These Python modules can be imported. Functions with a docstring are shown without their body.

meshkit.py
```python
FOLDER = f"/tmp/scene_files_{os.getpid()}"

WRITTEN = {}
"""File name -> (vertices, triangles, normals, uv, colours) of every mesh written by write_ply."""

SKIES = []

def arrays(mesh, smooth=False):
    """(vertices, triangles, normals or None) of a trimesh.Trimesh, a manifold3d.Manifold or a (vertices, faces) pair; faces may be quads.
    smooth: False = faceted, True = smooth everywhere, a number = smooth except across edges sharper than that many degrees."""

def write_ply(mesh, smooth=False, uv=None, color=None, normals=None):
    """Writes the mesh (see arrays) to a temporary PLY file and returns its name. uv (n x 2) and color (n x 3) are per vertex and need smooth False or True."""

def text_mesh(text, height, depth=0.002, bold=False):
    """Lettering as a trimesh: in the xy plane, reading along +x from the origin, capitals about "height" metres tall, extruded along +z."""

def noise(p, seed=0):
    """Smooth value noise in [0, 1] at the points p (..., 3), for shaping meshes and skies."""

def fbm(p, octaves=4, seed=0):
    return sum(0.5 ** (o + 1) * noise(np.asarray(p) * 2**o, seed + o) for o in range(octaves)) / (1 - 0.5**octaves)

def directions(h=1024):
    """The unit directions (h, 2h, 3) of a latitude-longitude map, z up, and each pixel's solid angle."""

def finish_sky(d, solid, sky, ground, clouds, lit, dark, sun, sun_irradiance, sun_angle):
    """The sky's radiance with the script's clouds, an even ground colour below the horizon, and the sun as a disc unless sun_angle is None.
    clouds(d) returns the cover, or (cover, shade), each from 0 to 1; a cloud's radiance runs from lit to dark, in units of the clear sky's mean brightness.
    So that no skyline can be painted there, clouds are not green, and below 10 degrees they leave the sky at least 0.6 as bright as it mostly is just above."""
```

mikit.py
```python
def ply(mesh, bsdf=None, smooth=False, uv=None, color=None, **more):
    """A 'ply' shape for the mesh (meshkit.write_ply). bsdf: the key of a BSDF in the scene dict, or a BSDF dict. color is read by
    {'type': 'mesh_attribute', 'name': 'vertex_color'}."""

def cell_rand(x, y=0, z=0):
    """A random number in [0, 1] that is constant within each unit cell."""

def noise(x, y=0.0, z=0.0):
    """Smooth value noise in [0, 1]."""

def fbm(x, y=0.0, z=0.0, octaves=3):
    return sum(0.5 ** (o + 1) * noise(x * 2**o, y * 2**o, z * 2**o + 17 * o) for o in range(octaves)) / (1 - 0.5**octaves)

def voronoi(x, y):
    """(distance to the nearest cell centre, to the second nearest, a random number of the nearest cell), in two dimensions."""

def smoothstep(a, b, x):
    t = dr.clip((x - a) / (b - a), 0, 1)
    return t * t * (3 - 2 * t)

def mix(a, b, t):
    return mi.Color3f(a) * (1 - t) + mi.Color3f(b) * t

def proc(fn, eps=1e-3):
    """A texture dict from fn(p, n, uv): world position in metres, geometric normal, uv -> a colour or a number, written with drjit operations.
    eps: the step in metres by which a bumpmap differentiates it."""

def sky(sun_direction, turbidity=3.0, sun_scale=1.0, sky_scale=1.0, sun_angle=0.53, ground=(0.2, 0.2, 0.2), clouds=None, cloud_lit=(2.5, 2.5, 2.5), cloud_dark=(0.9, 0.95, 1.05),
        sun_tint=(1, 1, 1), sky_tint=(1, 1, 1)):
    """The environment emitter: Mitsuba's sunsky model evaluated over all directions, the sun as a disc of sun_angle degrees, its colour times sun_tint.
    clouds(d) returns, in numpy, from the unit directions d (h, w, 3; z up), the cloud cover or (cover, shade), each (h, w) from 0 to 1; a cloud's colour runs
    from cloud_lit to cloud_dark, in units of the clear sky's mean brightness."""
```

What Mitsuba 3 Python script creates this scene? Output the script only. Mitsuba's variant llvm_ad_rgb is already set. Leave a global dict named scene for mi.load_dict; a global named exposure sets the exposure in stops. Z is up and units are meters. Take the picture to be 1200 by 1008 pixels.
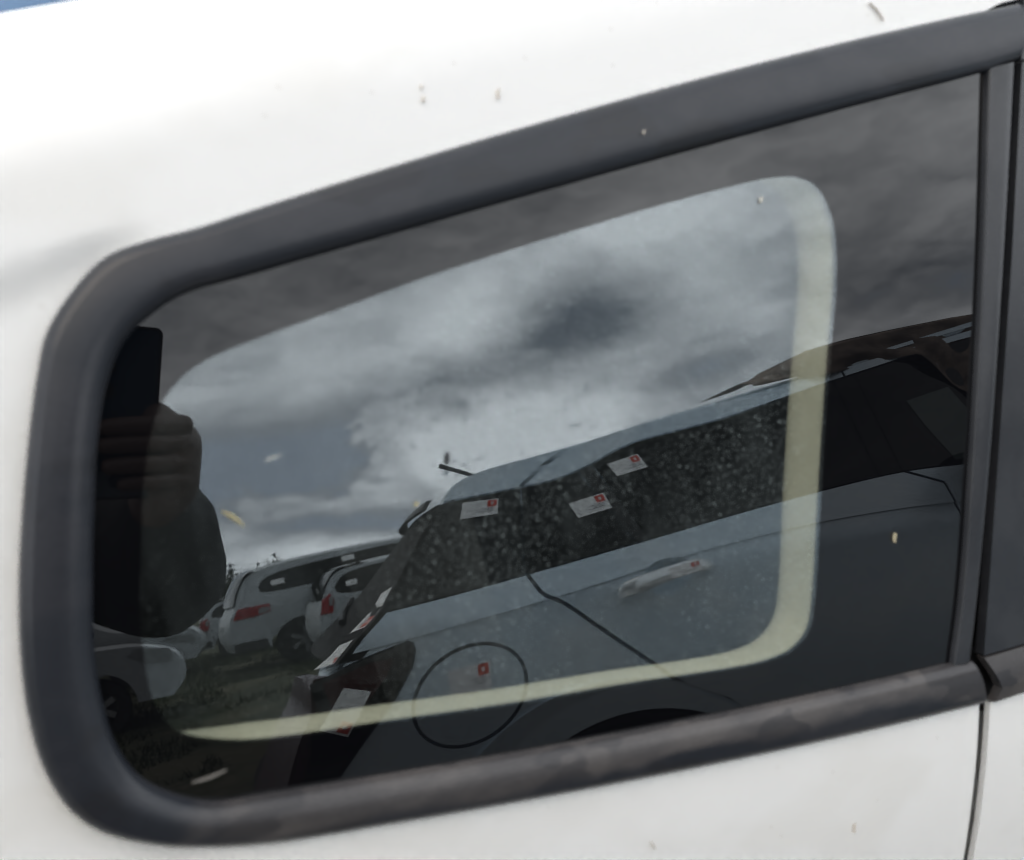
import math, random
import numpy as np, trimesh, manifold3d as m3, drjit as dr, mitsuba as mi, mikit, meshkit
from shapely.geometry import Polygon, LineString, Point, box as sbox
from shapely.ops import split as shsplit
from shapely import affinity

# ------------------------------------------------------------------ camera, sky, exposure
T = mi.ScalarTransform4f
scene, labels = {}, {}
rng = random.Random(7)
EYE = np.array([0, 0, 1.40])                       # the phone is held 0.5 m in front of the glass
YAW, PITCH = math.radians(23.839), math.radians(-19.096)
FWD = np.array([math.sin(YAW) * math.cos(PITCH), math.cos(YAW) * math.cos(PITCH), math.sin(PITCH)])
scene['camera'] = {'type': 'thinlens', 'fov': math.degrees(2 * math.atan(600 / 1100)), 'fov_axis': 'x', 'near_clip': 0.01, 'far_clip': 5000.0,
                   'aperture_radius': 0.0021, 'focus_distance': 1.75, 'to_world': T().look_at(origin=EYE.tolist(), target=(EYE + FWD).tolist(), up=[0, 0, 1])}
exposure = 2.4


def clouds(d):
    """Broken overcast: banks and streaks of grey cloud near the horizon, brighter overhead."""
    A = np.degrees(np.arctan2(d[..., 0], -d[..., 1]))
    E = np.degrees(np.arcsin(np.clip(d[..., 2], -1, 1)))
    flat = d / (np.maximum(d[..., 2:], 0) + 0.12)
    p = np.stack([flat[..., 0] * 0.9, flat[..., 1] * 0.9, flat[..., 2] * 0 + 3.1], -1)
    broad = meshkit.fbm(p, 5, 3)
    q = d * np.array([16, 16, 34.0])
    warp = np.stack([meshkit.fbm(q + 5, 3, 11), meshkit.fbm(q + 9, 3, 12), meshkit.fbm(q + 2, 3, 13)], -1) - 0.5
    puff = meshkit.fbm(q + 2.4 * warp, 5, 21)
    r2 = d * np.array([70, 70, 110.0])
    curl = 1 - np.abs(2 * meshkit.fbm(r2 + 6 * warp, 4, 31) - 1)
    shade = 0.55 - 0.10 * np.clip(d[..., 2], 0, 1) + 0.9 * (broad - 0.5) + 0.72 * (puff - 0.5) + 0.10 * (0.5 - curl)

    def ss_(x):
        x = np.clip(x, 0, 1)
        return x * x * (3 - 2 * x)

    def blob(a, e, sa, se, k, tilt=0.0):
        x, y = A - a, E - e - tilt * (A - a)
        return k * np.exp(-(x / sa) ** 2 - (y / se) ** 2)

    heap = np.exp(-(((A - 22.5) / 7.5) ** 4) - ((E - 5.8) / 2.7) ** 2) * np.clip((A - 13.6 + 0.55 * (9.0 - E) * -1 * (E < 9) + 3 * (puff - .5)) / 1.5, 0, 1)
    shade += heap * (-0.85 + 4.6 * np.clip(0.70 - curl, 0, 1) + 0.6 * (puff - 0.5))
    bank = ss_((14.6 + 0.50 * np.clip(9.0 - E, 0, 9) - A + 7.0 * (puff - .5) + 2.2 * (0.5 - curl)) / 1.6) * np.exp(-(np.abs(E - 7.2 + 3.0 * (puff - 0.5)) / 2.5) ** 2.6) * np.clip((A + 12) / 6, 0, 1)
    shade += 0.55 * bank
    shade += blob(8, 11.8, 9, 1.6, -0.25) + blob(10, 4.6, 7, 0.55, -0.35, -0.18) + blob(10, 3.3, 8, 0.6, 0.35, -0.2) + blob(10, 1.7, 8, 0.7, -0.4, -0.1)
    shade += blob(28.5, 12.6, 4.4, 2.3, 0.75, 0.1) + blob(35, 8.0, 4.5, 1.1, 0.45, 0.1) + blob(34, 17.0, 6, 2.2, -0.45) + blob(21.5, 14, 3, 2.6, -0.40) + blob(38, 11, 3, 2.0, -0.2)
    shade += blob(21, 10.9, 7, 1.1, 0.28) + blob(47, 12.0, 5, 0.9, -0.18, 0.45) + blob(53, 18, 5, 3, -0.25) + blob(14, 20.5, 14, 3, 0.16) + blob(49, 9.5, 4, 1.2, 0.2, 0.3)
    return np.ones_like(E), np.clip(shade, 0, 1)


scene['sky'] = mikit.sky((-0.42, -0.48, 0.77), turbidity=4, sun_scale=0.14, sun_angle=50, clouds=clouds, cloud_lit=(4.05, 4.16, 4.28), cloud_dark=(0.66, 0.75, 0.88), ground=(0.12, 0.12, 0.10))


# ------------------------------------------------------------------ materials
def P(base, rough=0.5, **k):
    d = {'type': 'principled', 'base_color': base if isinstance(base, dict) else {'type': 'rgb', 'value': list(base)}, 'roughness': rough if isinstance(rough, dict) else float(rough), 'specular': 0.5}
    d.update(k)
    return {'type': 'twosided', 'bsdf': d}


def gloss(rgb, ior=1.5, spec=None):
    return {'type': 'twosided', 'bsdf': {'type': 'plastic', 'diffuse_reflectance': spec or {'type': 'rgb', 'value': list(rgb)}, 'int_ior': ior}}


def rgbmix(a, b, t):
    return mikit.mix(mi.Color3f(*a), mi.Color3f(*b), t)


fbm, ss, vor, noise = mikit.fbm, mikit.smoothstep, mikit.voronoi, mikit.noise


def white_fn(p, n, uv):                             # white lacquer with faint road grime in patches and specks
    a = ss(0.52, 0.75, fbm(p.x * 9, p.y * 9, p.z * 14, 4))
    d1, _, w = vor(p.x * 60 + p.y * 31, p.z * 60)
    speck = dr.select(w > 0.93, 1 - ss(0.05, 0.11, d1), 0.0)
    c = rgbmix((0.81, 0.815, 0.81), (0.775, 0.775, 0.76), a)
    return mikit.mix(c, mi.Color3f(0.58, 0.56, 0.52), speck * 0.25)


def mould_fn(p, n, uv):                             # weathered dark trim: chalky patches, drip stains, dried dust washed onto the lower run
    a = ss(0.44, 0.66, fbm(p.x * 22, p.y * 22, p.z * 34, 4))
    b = ss(0.58, 0.63, fbm(p.x * 17 + 40, p.y * 30, p.z * 22, 3))
    c = rgbmix((0.020, 0.023, 0.030), (0.027, 0.029, 0.036), a)
    c = mikit.mix(c, mi.Color3f(0.018, 0.019, 0.023), b * 0.7)
    grain = fbm(p.x * 26, p.y * 30, p.z * 40, 4)
    spots = ss(0.55, 0.585, fbm(p.x * 24 + 3, p.y * 40, p.z * 38 + 9, 3))
    d = mikit.mix(rgbmix((0.058, 0.055, 0.057), (0.086, 0.080, 0.079), ss(0.35, 0.65, grain)), mi.Color3f(0.028, 0.028, 0.032), spots * 0.6)
    edge = p.z - (1.0375 - 0.085 * p.x) + 0.030 * (fbm(p.x * 16, p.y * 16, p.z * 20, 3) - 0.5)
    dusty = ss(-0.005, 0.005, edge) * dr.select(p.z < 1.062, 1.0, 0.0) * ss(0.0, 0.03, p.x + 0.05 * (grain - 0.5)) * (1 - ss(0.56, 0.575, p.x))
    return mikit.mix(c, d, dusty) * (0.9 + 0.2 * noise(p.x * 800, p.y * 800, p.z * 800))


def pillar_fn(p, n, uv):                           # clean black trim with a fine grain
    return rgbmix((0.024, 0.026, 0.031), (0.032, 0.034, 0.039), ss(0.4, 0.65, fbm(p.x * 30, p.y * 30, p.z * 18, 4))) * (0.92 + 0.16 * noise(p.x * 900, p.y * 900, p.z * 900))


def ledge_fn(p, n, uv):                             # dried dust on the lower trim with washed-out spots
    a = fbm(p.x * 26, p.y * 30, p.z * 40, 4)
    spots = ss(0.55, 0.585, fbm(p.x * 24 + 3, p.y * 40, p.z * 38 + 9, 3))
    c = rgbmix((0.050, 0.048, 0.050), (0.074, 0.069, 0.068), ss(0.35, 0.65, a))
    return mikit.mix(c, mi.Color3f(0.030, 0.030, 0.034), spots * 0.9) * (0.9 + 0.2 * noise(p.x * 700, p.y * 700, p.z * 700))


def dust_fn(p, n, uv):                              # specks of dried dust and a thin film clinging to the glass, in patches
    d1, _, w1 = vor(p.x * 230, p.z * 230)
    d2, _, w2 = vor(p.x * 520 + 7, p.z * 520)
    d3, _, w3 = vor(p.x * 95 + 3, p.z * 95)
    patch = (0.45 + 0.75 * ss(0.40, 0.62, fbm(p.x * 11 + 2, p.z * 11, 0.0, 3))) * (0.22 + 0.78 * ss(0.06, 0.20, p.x + 0.12 * (fbm(p.x * 9, p.z * 9, 5.0, 2) - 0.5)))
    s = dr.select(w1 > 0.80, (1 - ss(0.08, 0.24, d1)) * (w1 - 0.70) * 2.0, 0.0)
    s += dr.select(w2 > 0.45, (1 - ss(0.10, 0.36, d2)) * (w2 - 0.2) * 0.5, 0.0)
    s += dr.select(w3 > 0.94, (1 - ss(0.02, 0.06, d3)) * 0.55, 0.0)
    film = 0.004 + 0.014 * ss(0.35, 0.7, fbm(p.x * 40, p.z * 15, 3.0, 3))
    return dr.clip(film + 0.34 * s * patch, 0, 0.8)


def grass_fn(p, n, uv):
    a = fbm(p.x * 1.3, p.y * 1.3, 0.0, 4)
    b = fbm(p.x * 14, p.y * 14, 2.0, 3)
    c = rgbmix((0.018, 0.024, 0.010), (0.042, 0.042, 0.022), ss(0.35, 0.65, a))
    return mikit.mix(c, mi.Color3f(0.065, 0.056, 0.040), ss(0.55, 0.72, b) * 0.6)


def paint_fn(p, n, uv):                             # silver blue car paint, dusty in patches
    a = ss(0.42, 0.7, fbm(p.x * 7, p.y * 7, p.z * 9, 4))
    fl = noise(p.x * 1500, p.y * 1500, p.z * 1500)
    return rgbmix((0.50, 0.59, 0.66), (0.56, 0.63, 0.68), a) * (0.9 + 0.2 * fl)


def gravel_fn(p, n, uv):                            # pale crushed stone between the two cars
    d1, d2, w = vor(p.x * 38, p.y * 38)
    c = rgbmix((0.15, 0.145, 0.13), (0.27, 0.265, 0.245), w)
    return mikit.mix(c, mi.Color3f(0.09, 0.085, 0.07), (1 - ss(0.02, 0.12, d2 - d1)) * 0.7) * (0.85 + 0.3 * fbm(p.x * 2, p.y * 2, 0.0, 3))


def cloth_fn(p, n, uv):
    a = fbm(p.x * 30, p.y * 12, p.z * 30, 4)
    return rgbmix((0.055, 0.042, 0.034), (0.13, 0.10, 0.08), ss(0.3, 0.7, a))


def sleeve_fn(p, n, uv):
    return rgbmix((0.010, 0.011, 0.013), (0.022, 0.023, 0.026), fbm(p.x * 90, p.y * 90, p.z * 90, 3))


def trim_fn(p, n, uv):
    return rgbmix((0.60, 0.595, 0.48), (0.66, 0.65, 0.53), fbm(p.x * 300, p.y * 300, p.z * 300, 3))


M = {
    'mat_white': P(mikit.proc(white_fn), 0.32, clearcoat=0.7, clearcoat_gloss=0.95),
    'mat_mould': P(mikit.proc(mould_fn), 0.30),
    'mat_ledge': P(mikit.proc(ledge_fn), 0.46),
    'mat_pillar': P(mikit.proc(pillar_fn), 0.30),
    'mat_seal': P((0.010, 0.010, 0.012), 0.6),
    'mat_frit': gloss((0.0030, 0.0032, 0.0042), 1.64),
    'mat_glass': {'type': 'blendbsdf', 'weight': mikit.proc(dust_fn), 'bsdf_0': {'type': 'thindielectric', 'int_ior': 1.97, 'specular_reflectance': {'type': 'rgb', 'value': [0.90, 0.975, 1.0]}, 'specular_transmittance': {'type': 'rgb', 'value': [0.97, 1.0, 0.96]}},
                  'bsdf_1': {'type': 'twosided', 'bsdf': {'type': 'diffuse', 'reflectance': {'type': 'rgb', 'value': [0.62, 0.73, 0.74]}}}},
    'mat_trim': P(mikit.proc(trim_fn), 0.55),
    'mat_cabin': P((0.05, 0.052, 0.05), 0.9),
    'mat_seat': P((0.06, 0.062, 0.064), 0.9),
    'mat_rail': P((0.17, 0.28, 0.44), 0.3),
    'mat_darkglass': gloss((0.003, 0.004, 0.004), 1.36),
    'mat_tint': gloss((0.05, 0.068, 0.062)),
    'mat_black': P((0.014, 0.014, 0.015), 0.5),
    'mat_paint': P(mikit.proc(paint_fn), 0.32, metallic=0.2, clearcoat=0.8, clearcoat_gloss=0.95),
    'mat_handle': P((0.70, 0.72, 0.73), 0.22, metallic=0.5),
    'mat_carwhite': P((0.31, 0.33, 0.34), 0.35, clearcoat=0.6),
    'mat_red': gloss((0.26, 0.010, 0.012)),
    'mat_darkred': gloss((0.045, 0.012, 0.013)),
    'mat_clear': gloss((0.22, 0.23, 0.23)),
    'mat_paper': P((0.70, 0.69, 0.68), 0.6),
    'mat_logo': P((0.50, 0.055, 0.035), 0.6),
    'mat_ink': P((0.09, 0.09, 0.10), 0.7),
    'mat_tyre': P((0.016, 0.016, 0.016), 0.85),
    'mat_rim': P((0.40, 0.40, 0.41), 0.3, metallic=0.8),
    'mat_grass': P(mikit.proc(grass_fn), 0.95),
    'mat_gravel': P(mikit.proc(gravel_fn), 0.95),
    'mat_blade': P((0.028, 0.037, 0.013), 0.8),
    'mat_dryblade': P((0.11, 0.095, 0.05), 0.8),
    'mat_leaf': P((0.022, 0.032, 0.014), 0.8),
    'mat_bark': P((0.06, 0.045, 0.035), 0.9),
    'mat_steel': P((0.16, 0.17, 0.18), 0.6),
    'mat_cloth': P(mikit.proc(cloth_fn), 0.9),
    'mat_sleeve': P(mikit.proc(sleeve_fn), 0.9, sheen=0.3),
    'mat_skin': P((0.075, 0.045, 0.036), 0.5),
    'mat_hair': P((0.012, 0.010, 0.009), 0.6),
    'mat_denim': P((0.03, 0.04, 0.065), 0.9),
    'mat_phone': P((0.020, 0.036, 0.055), 0.16),
    'mat_lens': P((0.030, 0.010, 0.011), 0.35, specular=0.3),
    'mat_fin': P((0.016, 0.016, 0.017), 0.75, specular=0.2),
    'mat_pale': P((0.66, 0.65, 0.66), 0.6),
    'mat_seed': P((0.52, 0.47, 0.33), 0.7),
    'mat_straw': P((0.40, 0.35, 0.19), 0.7),
    'mat_mud': P((0.60, 0.56, 0.50), 0.9),
    'mat_dull': P((0.13, 0.125, 0.115), 0.9),
    'mat_soot': P((0.05, 0.055, 0.06), 0.9),
    'mat_grit': P((0.66, 0.64, 0.58), 0.8),
}
scene.update(M)


# ------------------------------------------------------------------ helpers
def numbered(key):
    if key not in scene and key not in labels:
        return key
    i = 1
    while f'{key}_{i:03d}' in scene or f'{key}_{i:03d}' in labels:
        i += 1
    return f'{key}_{i:03d}'


def obj(name, mesh, mat, parent=None, smooth=30, label=None):
    key = numbered((parent + '__' if parent else '') + name)
    scene[key] = mikit.ply(mesh, mat, smooth=smooth)
    if label:
        labels[key] = {'label': label}
    return key


def thing(name, label, cat, group=None):
    key = numbered(name)
    labels[key] = {'label': label, 'category': cat}
    if group:
        labels[key]['group'] = group
    return key


def solo(name, mesh, mat, label, cat, group=None, smooth=30):
    key = thing(name, label, cat, group)
    scene[key] = mikit.ply(mesh, mat, smooth=smooth)
    return key


def fix(v, f):
    t = trimesh.Trimesh(v, f, process=False)
    if t.volume < 0:
        t.invert()
    return t


def polys(poly):
    return [g for g in getattr(poly, 'geoms', [poly]) if g.geom_type == 'Polygon' and g.area > 1e-9]


def cross(poly):
    rings = []
    for g in polys(poly):
        for r in (g.exterior, *g.interiors):
            rings.append(np.array(r.coords)[:-1])
    return m3.CrossSection(rings, m3.FillRule.EvenOdd)


def panel(poly, thick, fn, L=0.03, top=0.0):
    """A sheet of the given outline (a, b), THICK deep below w = top, bent onto the surface fn(a, b, w) -> xyz."""
    m = cross(poly).extrude(thick)
    if L:
        m = m.refine_to_length(L)
    g = m.to_mesh()
    v, f = np.array(g.vert_properties[:, :3], float), np.array(g.tri_verts)
    return fix(fn(v[:, 0], v[:, 1], v[:, 2] - thick + top), f)


def join(*ms):
    return trimesh.util.concatenate(list(ms))


def smooth_line(pts, n, closed=False):
    """n points evenly spaced by length along a Catmull-Rom curve through pts."""
    p = np.asarray(pts, float)
    ext = np.vstack([p[-1:], p, p[:2]]) if closed else np.vstack([2 * p[0] - p[1], p, 2 * p[-1] - p[-2]])
    out, segs = [], len(p) if closed else len(p) - 1
    for i in range(segs):
        a, b, c, d = ext[i:i + 4]
        la, lb, lc = (max(np.linalg.norm(y - x), 1e-9) ** 0.5 for x, y in ((a, b), (b, c), (c, d)))
        m1 = (b - a) / la - (c - a) / (la + lb) + (c - b) / lb
        m2 = (c - b) / lb - (d - b) / (lb + lc) + (d - c) / lc
        m1, m2 = m1 * lb, m2 * lb
        t = np.linspace(0, 1, 24, endpoint=False)[:, None]
        out.append((2 * t**3 - 3 * t**2 + 1) * b + (t**3 - 2 * t**2 + t) * m1 + (-2 * t**3 + 3 * t**2) * c + (t**3 - t**2) * m2)
    out = np.vstack(out + [p[:1] if closed else p[-1:]])
    s = np.r_[0, np.cumsum(np.linalg.norm(np.diff(out, axis=0), axis=1))]
    q = np.linspace(0, s[-1], n + 1)[:-1] if closed else np.linspace(0, s[-1], n)
    return np.stack([np.interp(q, s, out[:, k]) for k in range(out.shape[1])], 1)


def strip(rows, close_rows=False, close_cols=False):
    """A mesh through rows of points (n rows of m points)."""
    r = np.asarray(rows, float)
    n, m = r.shape[:2]
    i, j = np.meshgrid(np.arange(n if close_rows else n - 1), np.arange(m if close_cols else m - 1), indexing='ij')
    i, j = i.ravel(), j.ravel()
    a, b, c, d = i * m + j, i * m + (j + 1) % m, ((i + 1) % n) * m + (j + 1) % m, ((i + 1) % n) * m + j
    f = np.vstack([np.stack([a, b, c], 1), np.stack([a, c, d], 1)])
    return trimesh.Trimesh(r.reshape(-1, 3), f, process=False)


def tube(pts, rad, sides=10, cap=True):
    p = np.asarray(pts, float)
    r = np.broadcast_to(np.asarray(rad, float), (len(p),))
    t = np.gradient(p, axis=0)
    t /= np.linalg.norm(t, axis=1, keepdims=True)
    ref = np.array([0, 0, 1.0]) if abs(t[:, 2]).max() < 0.9 else np.array([0.3, 1.0, 0.1])
    a = np.cross(t, ref)
    a /= np.linalg.norm(a, axis=1, keepdims=True)
    b = np.cross(t, a)
    ang = np.arange(sides) * 2 * np.pi / sides
    rows = p[:, None] + r[:, None, None] * (np.cos(ang)[None, :, None] * a[:, None] + np.sin(ang)[None, :, None] * b[:, None])
    m = strip(rows, close_cols=True)
    if cap:
        n = len(m.vertices)
        v = np.vstack([m.vertices, p[:1], p[-1:]])
        k = np.arange(sides)
        f = np.vstack([m.faces, np.stack([k, (k + 1) % sides, k * 0 + n], 1)[:, ::-1], np.stack([k, (k + 1) % sides, k * 0 + n + 1], 1) + np.array([1, 1, 0]) * (len(p) - 1) * sides])
        m = trimesh.Trimesh(v, f, process=False)
        if m.volume < 0:
            m.invert()
    return m


def bx(lo, hi):
    lo, hi = np.asarray(lo, float), np.asarray(hi, float)
    return trimesh.creation.box(extents=hi - lo, transform=trimesh.transformations.translation_matrix((lo + hi) / 2))


def hull_chain(chains, edge=0.012, rounds=6, taubin=10):
    """Bones (lists of (point, radius)) hulled pairwise, added up, refined and smoothed into one skin."""
    parts = []
    for ch in chains:
        for (p, r), (q, s) in zip(ch[:-1], ch[1:]):
            a = m3.Manifold.sphere(r, 20).translate(list(map(float, p)))
            b = m3.Manifold.sphere(s, 20).translate(list(map(float, q)))
            parts.append(m3.Manifold.batch_hull([a, b]))
    m = m3.Manifold.batch_boolean(parts, m3.OpType.Add).refine_to_length(edge)
    g = m.to_mesh()
    t = trimesh.Trimesh(np.array(g.vert_properties[:, :3], float), np.array(g.tri_verts))
    trimesh.smoothing.filter_taubin(t, iterations=taubin)
    return t


# ------------------------------------------------------------------ the setting
def ground_z(x, y):
    p = np.stack([x * 0.35, y * 0.35, np.zeros_like(x)], -1)
    return 0.10 * (meshkit.fbm(p, 3, 5) - 0.5) * np.clip((np.hypot(x - 0.6, y) - 3) / 4, 0, 1)


r_ = np.r_[0, np.geomspace(0.8, 2500, 70)]
th = np.linspace(0, 2 * np.pi, 97)[:-1]
X, Y = r_[:, None] * np.cos(th), r_[:, None] * np.sin(th)
gm = strip(np.stack([X, Y, ground_z(X, Y)], -1), close_cols=True)
gm.merge_vertices()
if gm.face_normals[:, 2].mean() < 0:
    gm.invert()
scene['ground'] = mikit.ply(gm, 'mat_grass', smooth=True)
labels['ground'] = {'label': 'rough grassy field used as a car park', 'kind': 'structure'}

gxs, gys = np.linspace(-7, 9, 65), np.linspace(-0.78, 2.9, 17)
GX, GY = np.meshgrid(gxs, gys)
GY = GY + 0.10 * (meshkit.noise(np.stack([GX * 1.7, GY * 0, GY * 0], -1), 3) - 0.5)
pm = strip(np.stack([GX, GY, ground_z(GX, GY) + 0.012], -1))
if pm.face_normals[:, 2].mean() < 0:
    pm.invert()
scene['path'] = mikit.ply(pm, 'mat_gravel', smooth=True)
labels['path'] = {'label': 'strip of pale crushed stone beneath and beside the white car', 'kind': 'structure'}

# ------------------------------------------------------------------ the white car: frame of its quarter window
TILT = math.radians(14.0)
NRM = np.array([0, -math.cos(TILT), math.sin(TILT)])
UPV = np.array([0, math.sin(TILT), math.cos(TILT)])
ORG = EYE - 0.5 * NRM                                # a point of the glass: u runs forward along the car, v up the glass, w out of it


def pane(u, v, w=0.0):
    u, v, w = np.broadcast_arrays(*(np.asarray(k, float) for k in (u, v, w)))
    return ORG + u[..., None] * np.array([1.0, 0, 0]) + v[..., None] * UPV + w[..., None] * NRM


def skin(u, t, w=0.0):
    """The white car's side: flat round the window, rolling over into the roof above it and into the upright flank below."""
    u, t, w = np.broadcast_arrays(*(np.asarray(k, float) for k in (u, t, w)))
    v1 = np.minimum(0.095 + 0.22 * np.clip(u, -0.5, 0.7), 0.255) - 0.05 * np.clip(u - 1.0, 0, 2) ** 2
    R, A = 0.107, math.radians(74)
    a = np.clip((t - v1) / R, 0, A)
    over = np.maximum(t - v1 - R * A, 0)
    vv = np.minimum(t, v1) + R * np.sin(a) + over * math.cos(A)
    ww = -R * (1 - np.cos(a)) - over * math.sin(A)
    nv, nw = np.sin(a), np.cos(a)
    v0, R2, B = -0.30, 0.9, math.radians(17)
    b = np.clip((v0 - t) / R2, 0, B)
    low = np.maximum(v0 - t - R2 * B, 0)
    down = t < v0
    vv = np.where(down, v0 - R2 * np.sin(b) - low * math.cos(B), vv)
    ww = np.where(down, -R2 * (1 - np.cos(b)) - low * math.sin(B), ww)
    nv, nw = np.where(down, -np.sin(b), nv), np.where(down, np.cos(b), nw)
    # a soft pressed crease that runs back from the window's upper rear corner
    line = t - (0.0585 + 0.36 * (u - 0.004))
    dip = 0.5 * (1 - np.tanh(line / 0.004)) * 0.0055 * np.clip((0.03 - u) / 0.03, 0, 1)
    w = w - dip
    return pane(u, vv + nv * w, ww + nw * w)


GLASS = [(0.6, 0.149), (0.477, 0.122), (0.34, 0.096), (0.222, 0.073), (0.12, 0.051), (0.066, 0.039), (0.038, 0.031), (0.021, 0.023), (0.007, 0.011), (-0.003, -0.008), (-0.011, -0.036), (-0.017, -0.07), (-0.022, -0.103), (-0.026, -0.137), (-0.026, -0.163), (-0.023, -0.186), (-0.014, -0.207), (0.001, -0.221), (0.019, -0.23), (0.041, -0.233), (0.086, -0.238), (0.161, -0.248), (0.245, -0.256), (0.34, -0.263), (0.447, -0.272), (0.511, -0.276), (0.538, -0.277)]
CLEAR = [(0.424, 0.079), (0.406, 0.079), (0.389, 0.077), (0.337, 0.068), (0.276, 0.056), (0.219, 0.044), (0.166, 0.032), (0.117, 0.019), (0.075, 0.008), (0.048, 0.0), (0.033, -0.008), (0.022, -0.019), (0.015, -0.032), (0.008, -0.056), (0.002, -0.09), (-0.003, -0.124), (-0.004, -0.151), (-0.003, -0.169), (0.002, -0.182), (0.009, -0.191), (0.021, -0.197), (0.04, -0.203), (0.066, -0.207), (0.113, -0.212), (0.191, -0.221), (0.278, -0.229), (0.342, -0.236), (0.376, -0.238), (0.398, -0.235), (0.412, -0.225), (0.419, -0.203), (0.428, -0.145), (0.437, -0.087), (0.447, -0.03), (0.454, 0.009), (0.455, 0.043), (0.45, 0.06), (0.441, 0.073)]
OUT = [(0.632, 0.195), (0.558, 0.181), (0.444, 0.161), (0.343, 0.137), (0.226, 0.111), (0.149, 0.09), (0.078, 0.071), (0.046, 0.066), (0.026, 0.06), (0.005, 0.053), (-0.012, 0.038), (-0.026, 0.019), (-0.033, -0.001), (-0.041, -0.032), (-0.048, -0.064), (-0.054, -0.097), (-0.058, -0.13), (-0.059, -0.163), (-0.056, -0.19), (-0.048, -0.213), (-0.035, -0.229), (-0.012, -0.243), (0.012, -0.252), (0.046, -0.26), (0.107, -0.27), (0.184, -0.279), (0.272, -0.289), (0.371, -0.3), (0.484, -0.309), (0.567, -0.315)]
def even(pts, u0, u1, deg=2):
    """Evens out the long run of an edge between u0 and u1."""
    p = np.array(pts)
    run = (p[:, 0] > u0) & (p[:, 0] < u1)
    for sel in (run & (p[:, 1] > 0.0), run & (p[:, 1] < -0.1)):
        p[sel, 1] = np.polyval(np.polyfit(p[sel, 0], p[sel, 1], deg), p[sel, 0])
    return [tuple(x) for x in p]


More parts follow.
